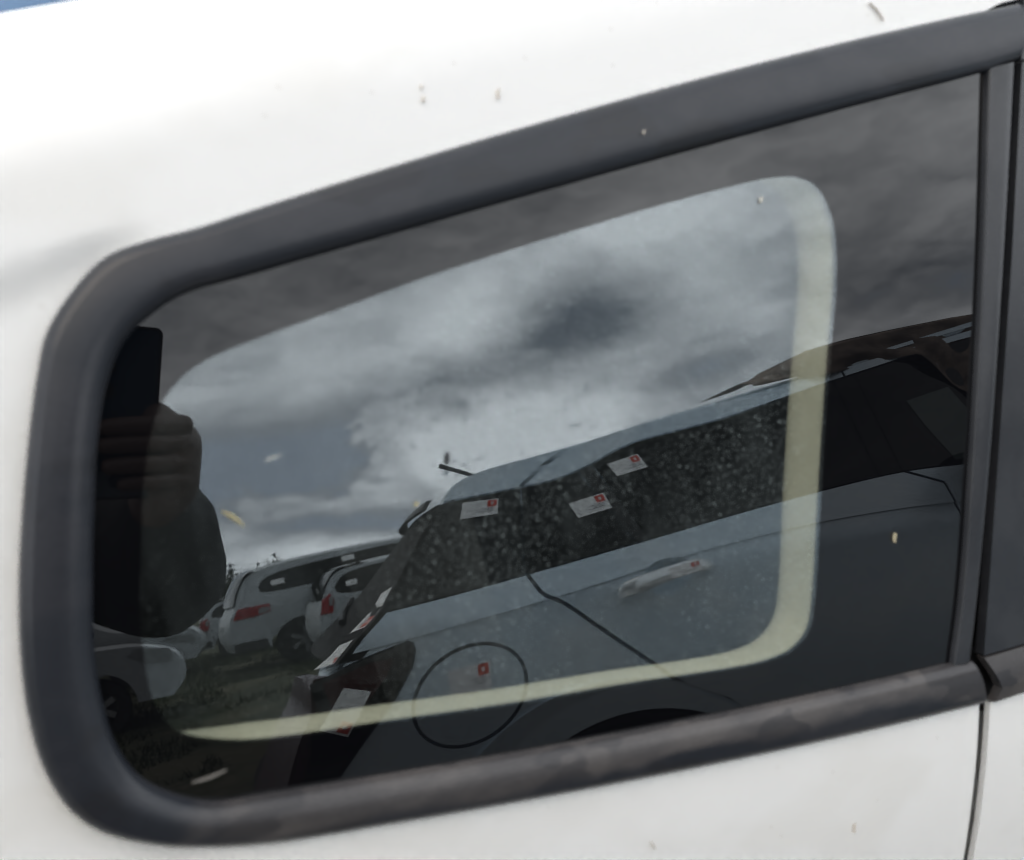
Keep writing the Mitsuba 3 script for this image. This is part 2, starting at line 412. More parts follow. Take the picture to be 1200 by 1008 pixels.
OUT, GLASS = even(OUT, 0.03, 0.9), even(GLASS, 0.03, 0.9)
INN = [(0.628, 0.155)] + GLASS + [(0.555, -0.278)]
BAR_L = [(0.599, 0.149), (0.586, 0.018), (0.57, -0.105), (0.55, -0.23), (0.538, -0.278)]
BAR_R = [(0.627, 0.154), (0.608, 0.017), (0.589, -0.107), (0.565, -0.233), (0.555, -0.278)]
PIL_L = [(0.639, 0.199), (0.634, 0.154), (0.616, 0.016), (0.597, -0.108), (0.577, -0.235), (0.570, -0.278)]

car = thing('white_car', 'white car close up, its dark framed rear quarter window mirroring a car park', 'car')

clear_loop = smooth_line(CLEAR, 260, closed=True)
CLEAR_P = Polygon(clear_loop)
glass_edge = np.vstack([smooth_line(GLASS, 160), BAR_L[::-1]])
GLASS_P = Polygon(glass_edge).buffer(0.006, join_style=2)

# glass: clear middle, and the ring whose back is fired black
scene_glass = panel(CLEAR_P, 0.0001, lambda a, b, w: pane(a, b, w * 0), 0.0)
gv, gf = trimesh.creation.triangulate_polygon(CLEAR_P, engine='earcut')
gl = trimesh.Trimesh(pane(gv[:, 0], gv[:, 1]), gf, process=False)
if (gl.face_normals @ NRM).mean() < 0:
    gl.invert()
win = obj('quarter_window', gl, 'mat_glass', car, smooth=False, label='dusty clear middle of the quarter window')
obj('black_border', panel(GLASS_P.difference(CLEAR_P.buffer(0.0001)), 0.004, pane, 0.0), 'mat_frit', win, smooth=False)

# beige liner that frames the opening behind the glass
LINER_P = CLEAR_P.buffer(0.002).union(affinity.translate(CLEAR_P, -0.022, 0.016)).union(affinity.translate(CLEAR_P, -0.011, 0.008)).union(affinity.translate(CLEAR_P, -0.04, 0.003)).union(affinity.translate(CLEAR_P, -0.02, 0.0015)).buffer(0.004).buffer(-0.004)
lo = smooth_line(np.array(LINER_P.exterior.coords)[:-1][::4], 240, closed=True)
d_ = np.roll(lo, -1, 0) - np.roll(lo, 1, 0)
nr = np.stack([d_[:, 1], -d_[:, 0]], 1) / np.linalg.norm(d_, axis=1, keepdims=True)
if ((lo - lo.mean(0)) * nr).sum() < 0:
    nr = -nr
slope = np.clip(nr[:, 0], 0, 1) ** 1.5
for _ in range(60):
    slope = 0.25 * np.roll(slope, 1) + 0.5 * slope + 0.25 * np.roll(slope, -1)
slope = slope          # the front side of the opening slants inwards
rows = []
for dep, k in ((0.0045, 0.0), (0.014, 0.0), (0.025, 0.0), (0.033, 0.0004), (0.038, 0.0014), (0.042, 0.0032), (0.045, 0.007)):
    q = lo + nr * k
    rows.append(pane(q[:, 0], q[:, 1], -dep * (1 + 0.10 * slope * min(1, dep * 40))))
rows = np.array(rows)
back = np.array(Polygon(lo).buffer(0.05).exterior.coords)[:-1]
idx = [np.argmin(((back - x) ** 2).sum(1)) for x in lo]
rows = np.concatenate([rows, [pane(back[idx][:, 0], back[idx][:, 1], -0.050)]])
obj('window_liner', strip(rows, close_cols=True), 'mat_trim', car, smooth=50, label='beige inner frame seen through the glass')


# dark moulding round the window
def match(anchors_i, anchors_o, n):
    """Evenly matched points on the inner and the outer edge between the same anchors."""
    ii, oo = smooth_line(INN, 1200), smooth_line(OUT, 1200)
    ki = [0] + [int(np.argmin(((ii - a) ** 2).sum(1))) for a in anchors_i] + [1199]
    ko = [0] + [int(np.argmin(((oo - a) ** 2).sum(1))) for a in anchors_o] + [1199]
    A, B = [], []
    for a0, a1, b0, b1, k in zip(ki[:-1], ki[1:], ko[:-1], ko[1:], n):
        t = np.linspace(0, 1, k, endpoint=False)
        A.append(ii[np.round(a0 + t * (a1 - a0)).astype(int)])
        B.append(oo[np.round(b0 + t * (b1 - b0)).astype(int)])
    return np.vstack(A + [ii[-1:]]), np.vstack(B + [oo[-1:]])


inn, out = match([(0.6, 0.149), (0.052, 0.036), (-0.017, -0.07), (-0.012, -0.209), (0.086, -0.238)], [(0.606, 0.190), (0.046, 0.066), (-0.048, -0.064), (-0.035, -0.229), (0.080, -0.2655)], [6, 110, 60, 60, 40, 90])
PROFILE = [(0.0, -0.006), (0.0, 0.0015), (0.02, 0.0042), (0.07, 0.0066), (0.14, 0.0080), (0.19, 0.0088), (0.21, 0.0091), (0.36, 0.0098), (0.52, 0.0107), (0.68, 0.0106), (0.82, 0.0096), (0.92, 0.0080), (0.97, 0.0058), (1.0, 0.0025), (1.0, -0.002)]


def mould(i0, i1):
    a, b = inn[i0:i1], out[i0:i1]
    rws = []
    for f, w in PROFILE:
        c = b + (a - b) * f
        rws.append(pane(c[:, 0], c[:, 1], w))
    m = strip(rws)
    if (m.face_normals @ NRM).mean() < 0:
        m.invert()
    return m


obj('window_moulding', mould(0, len(inn)), 'mat_mould', car, smooth=40, label='dark rubbery moulding round the window, dusty and water stained along the bottom')
end = np.array([pane(*(out[-1] + (inn[-1] - out[-1]) * f), w) for f, w in PROFILE])
obj('ledge_cap', trimesh.Trimesh(np.vstack([end, end.mean(0)]), [[k, k + 1, len(end)] for k in range(len(end) - 1)], process=False), 'mat_mould', car, smooth=False)
bl, br = smooth_line(BAR_L, 60), smooth_line(BAR_R, 60)
rws = [pane(*(bl + (br - bl) * f).T, w) for f, w in [(0, -0.002), (0, 0.003), (0.06, 0.0048), (0.25, 0.0052), (0.55, 0.0066), (0.80, 0.0062), (0.94, 0.0045), (1.0, 0.0), (1.0, -0.006)]]
m_ = strip(rws)
if (m_.face_normals @ NRM).mean() < 0:
    m_.invert()
obj('window_post_moulding', m_, 'mat_pillar', car, smooth=40)

# white sheet metal round it
OUT_P = Polygon(np.vstack([smooth_line(OUT, 200), [(0.571, -0.300), (0.571, -0.278)], PIL_L[::-1], [(0.636, 0.1975)]])).buffer(0)
HOLE = OUT_P.buffer(-0.006, join_style=2)
ARCH = Point(0.16, -1.02).buffer(0.37, 48)
gapline = [(0.567, -0.25), (0.567, -0.316), (0.556, -0.438), (0.530, -0.70), (0.50, -1.1)]
big = Polygon([(-0.78, -1.02), (-0.86, -0.75), (-0.84, -0.35), (-0.72, -0.02), (-0.58, 0.10), (-0.52, 0.30), (1.9, 0.42), (1.9, 0.275), (1.3, 0.272), (0.95, 0.262), (0.70, 0.211), (0.636, 0.199), (0.60, 0.1), (0.567, -0.2)] + gapline[1:] + [(0.50, -1.02)])
quarter = big.difference(HOLE).difference(ARCH).difference(Polygon([(0.50, 0.15), (0.62, 0.1965), (0.72, 0.2155), (0.72, -0.315), (0.5665, -0.3155), (0.5655, -0.30), (0.50, -0.30)]))
quarter = max(polys(quarter), key=lambda g: g.area)
obj('quarter_panel', panel(quarter, 0.005, skin, 0.008), 'mat_white', car, smooth=35, label='white rear body side')
door = Polygon([(0.5785, -0.3185), (0.5675, -0.441), (0.5415, -0.70), (0.513, -1.08), (1.52, -1.08), (1.56, -0.3225)])
rd = obj('rear_door', panel(door, 0.005, skin, 0.03), 'mat_white', car, smooth=35, label='white rear door edge')
belt = Polygon([(0.570, -0.280), (1.55, -0.290), (1.55, -0.319), (0.577, -0.3155), (0.5815, -0.3045)])


def belt_w(a, b, w):
    t = np.clip((b + 0.3175) / 0.037, 0, 1)
    return pane(a, b, w + 0.006 * np.sin(np.pi * np.clip(t * 0.85 + 0.1, 0, 1)))


obj('belt_moulding', panel(belt, 0.008, belt_w, 0.008, 0.003), 'mat_ledge', rd, smooth=35)
obj('pillar_cover', panel(Polygon(PIL_L[1:] + [(0.72, -0.280), (0.745, 0.155), (0.70, 0.165)]), 0.008, pane, 0.05, 0.0035), 'mat_pillar', rd, smooth=30, label='black pillar cover at the rear edge of the door')
obj('door_frame', panel(Polygon([(0.6405, 0.1995), (0.70, 0.2115), (0.95, 0.2625), (1.3, 0.2725), (1.50, 0.27), (1.48, 0.235), (1.25, 0.235), (0.97, 0.225), (0.70, 0.169), (0.6355, 0.156)]), 0.006, skin, 0.03, 0.002), 'mat_pillar', rd)
obj('door_window', panel(Polygon([(0.748, 0.155), (0.97, 0.222), (1.25, 0.232), (1.47, 0.232), (1.53, -0.286), (0.723, -0.281)]), 0.005, pane, 0.0, -0.002), 'mat_darkglass', rd, smooth=False)
obj('door_seal', panel(Polygon([(0.535, -0.33), (0.61, -0.33), (0.68, 0.21), (0.59, 0.19)]), 0.004, pane, 0.0, -0.012), 'mat_seal', car, smooth=False)
obj('door_jamb', panel(Polygon([(0.53, -0.326), (0.63, -0.326), (0.58, -1.05), (0.45, -1.05)]), 0.004, skin, 0.05, -0.032), 'mat_white', car)
obj('front_door', panel(Polygon([(1.568, -0.3225), (1.53, -1.08), (2.45, -1.08), (2.62, -0.55), (2.62, -0.36)]), 0.005, skin, 0.06), 'mat_white', car, smooth=35)
obj('front_window', panel(Polygon([(1.54, -0.286), (1.49, 0.235), (1.75, 0.20), (2.58, -0.32)]), 0.005, pane, 0.0, -0.002), 'mat_darkglass', car, smooth=False)
obj('front_wing', panel(Polygon([(2.63, -0.38), (2.63, -0.56), (2.47, -1.08), (3.35, -1.0), (3.40, -0.72), (3.2, -0.52)]).difference(Point(2.78, -1.02).buffer(0.36, 48)), 0.005, skin, 0.06), 'mat_white', car, smooth=35)


# rest of the shell: dark cabin, roof, ends, far side
def shell_solid(sil, y0, y1, L, crown=0.03, bulge=0.0, taper=0.0, tumble=0.0, belt_z=1.0):
    """Side outline (x, z) drawn across the car from y0 to y1, leaning in above the belt, rounded at its long edges."""
    m = cross(sil).extrude(1.0).refine_to_length(L)
    g = m.to_mesh()
    v, f = np.array(g.vert_properties[:, :3], float), np.array(g.tri_verts)
    x, z, q = v[:, 0], v[:, 1], 2 * v[:, 2] - 1
    x0, x1, z1 = x.min(), x.max(), z.max()
    mid, half = (y0 + y1) / 2, abs(y1 - y0) / 2
    xs = (x - (x0 + x1) / 2) / ((x1 - x0) / 2)
    h = half * (1 - taper * np.abs(xs) ** 4) - tumble * np.maximum(z - belt_z, 0)
    zz = z - crown * q**4 * np.clip((z - belt_z) / (z1 - belt_z), 0, 1)
    xx = x - bulge * (1 - q**2) * np.clip(-xs, 0, 1) ** 3 + bulge * (1 - q**2) * np.clip(xs, 0, 1) ** 3
    return fix(np.stack([xx, mid + q * h, zz], -1), f)


roof = Polygon([(-0.62, 1.38), (-0.40, 1.425), (0.2, 1.50), (0.9, 1.545), (1.6, 1.54), (1.75, 1.52), (1.75, 1.50), (0.9, 1.52), (0.2, 1.475), (-0.6, 1.34)])
obj('roof', shell_solid(roof, 0.64, 2.02, 0.08, 0.03), 'mat_white', car, smooth=40)
lower = Polygon([(-0.84, 0.32), (-0.90, 0.6), (-0.86, 0.95), (-0.72, 1.02), (-0.60, 1.36), (-0.57, 1.36), (-0.68, 1.0), (-0.80, 0.92), (-0.82, 0.4)])
obj('tailgate', shell_solid(lower, 0.50, 2.12, 0.08, 0.02, 0.06), 'mat_white', car, smooth=40)
obj('bonnet', shell_solid(Polygon([(2.58, 0.98), (3.2, 0.86), (3.42, 0.70), (3.45, 0.36), (3.40, 0.36), (3.38, 0.68), (3.18, 0.82), (2.58, 0.94)]), 0.48, 2.14, 0.08, 0.02, 0.08), 'mat_white', car, smooth=40)
obj('windscreen', shell_solid(Polygon([(1.75, 1.52), (2.58, 0.975), (2.56, 0.955), (1.74, 1.50)]), 0.62, 2.02, 0.1, 0.02), 'mat_darkglass', car, smooth=40)
far = bx((-0.84, 2.10, 0.28), (3.4, 2.14, 0.98))
obj('far_side', far, 'mat_white', car, smooth=False)
obj('far_windows', trimesh.Trimesh(*[np.array(a) for a in ([(-0.7, 2.10, 0.98), (2.55, 2.10, 0.98), (1.7, 1.98, 1.49), (-0.6, 1.98, 1.37)], [[0, 1, 2], [0, 2, 3]])], process=False), 'mat_darkglass', car, smooth=False)
obj('floor_pan', bx((-0.8, 0.50, 0.26), (3.35, 2.09, 0.30)), 'mat_black', car, smooth=False)


def wheel(parent, x, y, r, width, side, xf=lambda m: m):
    """A tyre and a spoked rim whose outer face looks along side * y."""
    prof = [(0.60 * r, -0.5), (0.80 * r, -0.52), (0.94 * r, -0.47), (r, -0.36), (r, 0.36), (0.94 * r, 0.47), (0.80 * r, 0.52), (0.60 * r, 0.5)]
    a = np.linspace(0, 2 * np.pi, 41)[:-1]
    rws = [np.stack([x + rr * np.cos(a), np.full(40, y + w * width * side), r + rr * np.sin(a)], -1) for rr, w in prof]
    ty = strip(np.array(rws), close_cols=True, close_rows=True)
    t = obj('tyre', xf(fix(ty.vertices, ty.faces)), 'mat_tyre', parent, smooth=40)
    ms = []
    for k in range(5):
        s = trimesh.creation.box(extents=(0.09 * r / 0.33, 0.025, 0.56 * r))
        s.apply_translation((0, 0, 0.30 * r))
        s.apply_transform(trimesh.transformations.rotation_matrix(k * 2 * np.pi / 5, (0, 1, 0)))
        ms.append(s)
    ring = strip(np.array([np.stack([q * np.cos(a), np.full(40, w), q * np.sin(a)], -1) for q, w in ((0.62 * r, -0.02), (0.62 * r, 0.02), (0.54 * r, 0.016), (0.54 * r, -0.02))]), close_cols=True, close_rows=True)
    hub = trimesh.creation.cylinder(0.13 * r, 0.04, sections=20, transform=trimesh.transformations.rotation_matrix(np.pi / 2, (1, 0, 0)))
    rim = join(ring, hub, *ms)
    rim.apply_translation((x, y + side * width * 0.42, r))
    obj('rim', xf(rim), 'mat_rim', parent, smooth=30)
    hb = trimesh.creation.cylinder(0.56 * r, 0.02, sections=24, transform=trimesh.transformations.rotation_matrix(np.pi / 2, (1, 0, 0)))
    hb.apply_translation((x, y - side * width * 0.1, r))
    obj('brake_disc', xf(hb), 'mat_black', parent, smooth=30)


for x_ in (0.16, 2.78):
    wheel(car, x_, 0.56, 0.31, 0.20, -1)
    wheel(car, x_, 1.98, 0.31, 0.20, 1)

# cabin: a dark lined box behind the window, open at the window
cab = m3.Manifold.cube([2.0, 1.30, 0.98]).translate([-0.45, 0.56, 0.42])
g_ = cab.to_mesh()
cbox = trimesh.Trimesh(np.array(g_.vert_properties[:, :3], float), np.array(g_.tri_verts))
keep = cbox.face_normals[:, 1] > -0.5
lin = trimesh.Trimesh(cbox.vertices, cbox.faces[keep], process=False)
lin.invert()
obj('cabin_lining', lin, 'mat_cabin', car, smooth=False)
inner = panel(Polygon([(-0.50, -0.66), (1.56, -0.66), (1.56, 0.20), (0.70, 0.17), (0.0, 0.055), (-0.50, -0.04)]).difference(Polygon(lo).buffer(0.045)), 0.003, lambda a, b, w: pane(a, b, w - 0.058), 0.0)
obj('side_lining', inner, 'mat_cabin', car, smooth=False)
seat_m = panel(Polygon(smooth_line([(0, 0), (0.02, 0.5), (0.06, 0.60), (0.25, 0.63), (0.44, 0.60), (0.48, 0.5), (0.5, 0)], 60)), 0.14, lambda a, b, w: np.stack([0.42 - 0.22 * b + w - 0.03 * np.cos(np.pi * (a - 0.25)), 0.80 + a, 0.62 + b], -1), 0.05)
seat = obj('rear_seat', seat_m, 'mat_seat', car, smooth=50)
obj('headrest', panel(Polygon(smooth_line([(0, 0), (-0.01, 0.12), (0.04, 0.19), (0.22, 0.19), (0.27, 0.12), (0.26, 0)], 40)), 0.09, lambda a, b, w: np.stack([0.27 + w, 0.92 + a, 1.24 + b * 0.7], -1), 0.04), 'mat_seat', seat, smooth=50)

# roof rail along the roof's edge
xs = np.linspace(-0.55, 1.5, 40)
edge = skin(xs, 0.095 + 0.22 * np.clip(xs, -0.5, 0.7) + 0.107 * math.radians(74) + 0.030, 0.013)
obj('roof_rail', tube(edge, np.interp(np.arange(40), [0, 3, 36, 39], [0.006, 0.019, 0.019, 0.006]), 12), 'mat_rail', car, smooth=60, label='dark blue grey roof rail')

# ------------------------------------------------------------------ the silver grey car parked opposite
HB, LEAN = 1.02, math.tan(math.radians(14))
GYAW = math.radians(13)                              # it stands at a slight angle to the white car
GAX, GNN = np.array([math.cos(GYAW), math.sin(GYAW), 0]), np.array([-math.sin(GYAW), math.cos(GYAW), 0])
GQ = np.array([0.5854, -0.9199, 0.0])


def gloc(a, y, b):
    """The grey car's own axes: a along it from its tail, y out of its flank, b up."""
    a, y, b = np.broadcast_arrays(*(np.asarray(k, float) for k in (a, y, b)))
    return GQ + (a - 0.588)[..., None] * GAX + y[..., None] * GNN + b[..., None] * np.array([0, 0, 1.0])


def gmove(m):
    v = np.array(m.vertices)
    return trimesh.Trimesh(gloc(v[:, 0], v[:, 1], v[:, 2]), m.faces, process=False)



def gside(a, b, w=0.0):
    """A point of the grey car's flank: a along the car, b its height, w outwards."""
    a, b, w = np.broadcast_arrays(*(np.asarray(k, float) for k in (a, b, w)))
    y = -LEAN * np.maximum(b - HB, 0) - 0.36 * np.clip(0.99 - b, 0, 0.75) ** 2  - 0.10 * np.clip((a - 2.6) / 1.2, 0, 1) ** 2
    return gloc(a, y + w, b)


gc = thing('grey_car', 'silver grey hatchback with paper stickers on its glass, mirrored in the quarter window', 'car')
SEAM_R = [(0.783, 1.275), (0.851, 1.316), (0.939, 1.348), (1.065, 1.366), (1.257, 1.383), (1.421, 1.396), (1.65, 1.424), (1.994, 1.462)]
SEAM_D = [(0.748, 1.097), (0.763, 1.065), (0.777, 1.04), (0.814, 1.015), (0.876, 0.954), (0.939, 0.892), (0.994, 0.839), (1.033, 0.80), (1.084, 0.768), (1.135, 0.739)]
ROOF = [(0.61, 1.273), (0.622, 1.289), (0.656, 1.312), (0.717, 1.326), (0.816, 1.335), (0.907, 1.344), (0.979, 1.352), (1.108, 1.370), (1.259, 1.387), (1.426, 1.405), (1.552, 1.420), (1.649, 1.434), (1.793, 1.453), (1.994, 1.478)]
GLASSTOP = [(0.61, 1.270), (0.763, 1.272), (0.86, 1.275), (0.944, 1.293), (1.011, 1.315), (1.065, 1.327), (1.117, 1.332), (1.177, 1.336), (1.286, 1.345), (1.413, 1.363), (1.541, 1.383), (1.729, 1.408), (1.879, 1.428), (2.0, 1.438), (2.1, 1.440)]
BELT = [(0.453, 1.069), (0.607, 1.077), (0.795, 1.091), (1.031, 1.109), (1.216, 1.125), (1.47, 1.142), (1.666, 1.148), (1.80, 1.140), (2.40, 1.085)]
glasszone = Polygon(smooth_line(GLASSTOP, 120).tolist() + [(2.40, 1.095)] + smooth_line(BELT, 80)[::-1].tolist())
front = [(1.994, 1.478), (2.2, 1.478), (2.32, 1.45), (2.85, 1.06), (3.5, 0.93), (3.75, 0.82), (3.82, 0.60), (3.80, 0.36), (3.70, 0.24)]
rear = [(0.26, 0.26), (0.19, 0.36), (0.165, 0.55), (0.18, 0.69), (0.225, 0.785), (0.251, 0.841), (0.282, 0.889), (0.279, 0.954), (0.341, 0.975), (0.392, 1.023), (0.453, 1.069), (0.529, 1.172), (0.61, 1.273)]
side = Polygon(rear[:-1] + smooth_line(ROOF, 90).tolist() + front[1:])
arch1, arch2 = Point(0.912, 0.355).buffer(0.405, 64), Point(3.08, 0.345).buffer(0.39, 64)
side = side.difference(arch1).difference(arch2).difference(sbox(0.58, 0, 1.2, 0.34)).difference(sbox(2.75, 0, 3.4, 0.34))
doorzone = Polygon(smooth_line(SEAM_R, 80).tolist() + [(2.15, 1.44), (2.55, 1.12), (2.55, 0.30), (1.28, 0.30), (1.335, 0.42), (1.295, 0.57), (1.215, 0.67)] + smooth_line(SEAM_D, 60)[::-1].tolist())
split_x = LineString([(1.60, 1.45), (1.655, 1.152), (1.75, 1.105), (1.775, 0.95), (1.79, 0.30)]).buffer(0.003)
cap_c = np.array([0.588, 0.868])
ang = np.linspace(0, 2 * np.pi, 73)[:-1]
cap_loop = cap_c + np.cos(ang)[:, None] * np.array([0.1115, -0.011]) + np.sin(ang)[:, None] * np.array([0.0360, 0.0945])
CAP = Polygon(cap_loop)
CREASE = [(0.2, 0.99), (0.38, 1.0), (0.521, 1.008), (0.704, 1.021), (0.895, 1.037), (1.095, 1.058), (1.298, 1.069), (1.444, 1.072), (1.632, 1.066), (1.716, 1.060), (2.4, 1.0), (3.0, 0.95), (3.9, 0.88)]
cr = smooth_line(CREASE, 120)
under = Polygon(cr.tolist() + [(3.9, 0), (0, 0), (0, 0.98)])
TAIL = [(0.275, 0.957), (0.341, 0.973), (0.412, 0.988), (0.481, 0.999), (0.490, 0.994), (0.492, 0.981), (0.479, 0.948), (0.434, 0.893), (0.345, 0.81), (0.27, 0.735), (0.205, 0.715), (0.222, 0.78), (0.251, 0.841), (0.282, 0.889)]
TAIL_P = Polygon(TAIL)
cup = Polygon(smooth_line([(1.002, 1.018), (1.006, 1.042), (1.026, 1.057), (1.066, 1.061), (1.10, 1.053), (1.114, 1.028), (1.089, 1.000), (1.055, 0.983), (1.018, 0.990)], 60, closed=True))


def body_skin(poly, L=0.03):
    """The flank's sheet metal; what lies under the pressed line stands 5 mm deeper."""
    ms = []
    for part, top in ((poly.difference(under), 0.0), (poly.intersection(under), -0.0055)):
        ms += [panel(g, 0.004, gside, L, top) for g in polys(part) if g.area > 2e-4]
    return join(*ms)


base = side.difference(glasszone.buffer(0.003)).difference(TAIL_P.buffer(0.0035))
quarter2 = base.difference(doorzone.buffer(0.0045)).difference(CAP.buffer(0.008))
obj('quarter_panel', body_skin(quarter2), 'mat_paint', gc, smooth=30)
doors = base.intersection(doorzone.buffer(-0.0045)).difference(cup)
dr_ = sorted(polys(doors.difference(split_x)), key=lambda g: g.centroid.x)
left = [g for g in dr_ if g.centroid.x < 1.7 and g.area > 1e-3]
right = [g for g in dr_ if g.centroid.x >= 1.7 and g.area > 1e-3]
gd = obj('rear_door', join(*[body_skin(g) for g in left]), 'mat_paint', gc, smooth=30)
gfd = obj('front_door', join(*[body_skin(g) for g in right]), 'mat_paint', gc, smooth=30)
cap_m = panel(CAP, 0.004, gside, 0.02, -0.0055)
fc = obj('fuel_flap', cap_m, 'mat_paint', gc, smooth=30, label='round fuel flap with a pale sticker')

# recessed cup and pull handle of the rear door
cl = np.array(cup.exterior.coords)[:-1]
cc = cl.mean(0)
rws = [gside(*(cc + (cl - cc) * k).T, -0.006 - 0.045 * (1 - k**3)) for k in (1.0, 0.93, 0.82, 0.66, 0.45, 0.2, 0.02)]
obj('handle_cup', strip(np.array(rws), close_cols=True), 'mat_paint', gd, smooth=60)
hp = smooth_line([(0.935, 1.011), (0.985, 1.022), (1.045, 1.031), (1.105, 1.036), (1.151, 1.030)], 30)
hw = np.interp(np.linspace(0, 1, 30), [0, 0.06, 0.2, 0.5, 0.85, 0.96, 1], [0.010, 0.0165, 0.018, 0.0155, 0.0145, 0.012, 0.007])
hout = np.interp(np.linspace(0, 1, 30), [0, 0.15, 0.3, 0.75, 0.9, 1], [0.006, 0.022, 0.032, 0.032, 0.022, 0.006])
rws = []
for k in range(30):
    t = np.arange(14) * 2 * np.pi / 14
    rws.append(gside(hp[k, 0] + 0 * t, hp[k, 1] + hw[k] * np.sin(t), hout[k] + 0.0085 * np.cos(t)))
hm = strip(np.array(rws), close_cols=True)
hd = obj('door_handle', fix(hm.vertices, hm.faces), 'mat_handle', gd, smooth=60)
obj('key_cover', panel(Polygon([(0.930, 1.001), (0.940, 1.026), (0.988, 1.036), (0.992, 1.006)]), 0.012, gside, 0.02, 0.030), 'mat_handle', hd, smooth=30)

# black glass band: quarter pane, the door's small pane, divider, main pane, front pane
glassp = glasszone.buffer(-0.001)
cutlines = [LineString([(0.787, 1.295), (0.740, 1.05)]), LineString([(0.900, 1.32), (1.030, 1.05)]), LineString([(0.936, 1.33), (1.060, 1.05)]), LineString([(1.57, 1.45), (1.61, 1.05)]), LineString([(1.63, 1.45), (1.67, 1.05)])]
rest = glassp
for ln in cutlines:
    rest = rest.difference(ln.buffer(0.002))
pieces = sorted(polys(rest), key=lambda g: g.centroid.x)
names = [('quarter_pane', gc, 'mat_darkglass', -0.001), ('small_pane', gd, 'mat_darkglass', -0.001), ('window_divider', gd, 'mat_black', 0.001), ('door_pane', gd, 'mat_darkglass', -0.001), ('centre_pillar', gc, 'mat_darkglass', 0.0005), ('front_pane', gfd, 'mat_darkglass', -0.001)]
for g, (nm, par, mt, top) in zip([p for p in pieces if p.area > 1e-3], names):
    obj(nm, panel(g, 0.004, gside, 0.06, top), mt, par, smooth=30)

# core of the body: rear with bulging hatch, roof, bonnet, far side
corep = Polygon(rear + smooth_line(ROOF, 50)[1:].tolist() + front[1:]).buffer(-0.004).difference(Point(0.912, 0.355).buffer(0.41)).difference(arch2).difference(sbox(0.55, 0, 1.27, 0.34)).difference(sbox(2.75, 0, 3.4, 0.34))
W2 = 1.66
GB = 0.135
core = gmove(shell_solid(corep, -0.062, -W2, 0.07, 0.004, 0.02, 0.0, LEAN, HB))
obj('body_shell', core, 'mat_paint', gc, smooth=35)

obj('wheel_housing', panel(Point(0.912, 0.355).buffer(0.42, 32), 0.02, lambda a, b, w: gloc(a, w - 0.24, b), 0.0), 'mat_black', gc, smooth=False)
fl_o = Polygon([(0.912 + r * math.cos(t), 0.355 + r * math.sin(t)) for t, r in [(math.radians(k), 0.403) for k in range(-8, 190, 6)]] + [(0.912 + r * math.cos(t), 0.355 + r * math.sin(t)) for t, r in [(math.radians(k), 0.445 + 0.07 * max(0, math.sin(math.radians(k - 60)))) for k in range(189, -10, -6)]])
obj('wheel_arch_flare', panel(fl_o.buffer(0).intersection(side.buffer(0.01)), 0.012, lambda a, b, w: gside(a, b, w - 0.03 * np.clip((np.hypot(a - 0.912, b - 0.355) - 0.40) / -0.12 + 0.9, 0, 1)), 0.03, 0.006), 'mat_paint', gc, smooth=30)
wheel(gc, 0.912, -0.13, 0.340, 0.20, 1, gmove)
wheel(gc, 3.08, -0.16, 0.340, 0.20, 1, gmove)
wheel(gc, 0.912, -W2 + 0.13, 0.340, 0.20, -1, gmove)
wheel(gc, 3.08, -W2 + 0.13, 0.340, 0.20, -1, gmove)


def grear(q, h, w=0.0):
    """A point of the grey car's tail: q from 0 at the near edge to 1 at the far edge, h its height, w rearwards."""
    q, h, w = np.broadcast_arrays(*(np.asarray(k, float) for k in (q, h, w)))
    x = np.interp(h, [0.26, 0.55, 0.70, 0.80, 0.853, 0.898, 0.962, 0.982, 1.026, 1.071, 1.172, 1.273, 1.29], [0.26, 0.165, 0.18, 0.225, 0.251, 0.282, 0.29, 0.341, 0.392, 0.453, 0.529, 0.61, 0.625])
    s = 2 * q - 1
    half = W2 / 2 - LEAN * np.maximum(h - HB, 0)
    xs = np.clip((2.18 - x) / 2.02, 0, 1) ** 3
    xs = xs * np.clip((1.42 - h) / 0.35, 0, 1)
    return gloc(x + 0.004 - GB * (1 - s**2) * xs - w, -W2 / 2 - s * half, h)


def rear_panel(poly, thick, top, L=0.03):
    return panel(poly, thick, lambda a, b, w: grear(a, b, w), L, top)


hg = obj('rear_window', rear_panel(sbox(0.002, 0.985, 0.998, 1.268), 0.05, 0.014, 0.04), 'mat_fin', gc, smooth=35)
obj('rear_wiper', tube([grear(q, 1.03 + 0.1 * q, 0.03)[()] for q in np.linspace(0.2, 0.55, 8)], 0.008, 6), 'mat_black', hg)
obj('rear_spoiler', rear_panel(sbox(0.02, 1.262, 0.98, 1.283), 0.012, 0.045, 0.05), 'mat_black', gc, smooth=30)
obj('rear_bumper', rear_panel(sbox(0.0, 0.32, 1.0, 0.70), 0.05, 0.012, 0.06), 'mat_fin', gc, smooth=35)
tl = obj('tail_light', join(panel(TAIL_P, 0.010, gside, 0.03, 0.004)), 'mat_frit', gc, smooth=30, label='long black tail light with a red core')
obj('red_lens', panel(Polygon([(0.30, 0.955), (0.40, 0.975), (0.445, 0.975), (0.43, 0.945), (0.375, 0.895), (0.31, 0.90)]), 0.004, gside, 0.0, 0.0065), 'mat_darkred', tl, smooth=False)
obj('rear_lens', rear_panel(Polygon([(0.0, 0.71), (0.004, 0.90), (0.006, 0.965), (0.13, 0.96), (0.22, 0.90), (0.24, 0.71)]), 0.03, 0.016, 0.02), 'mat_lens', tl, smooth=30)
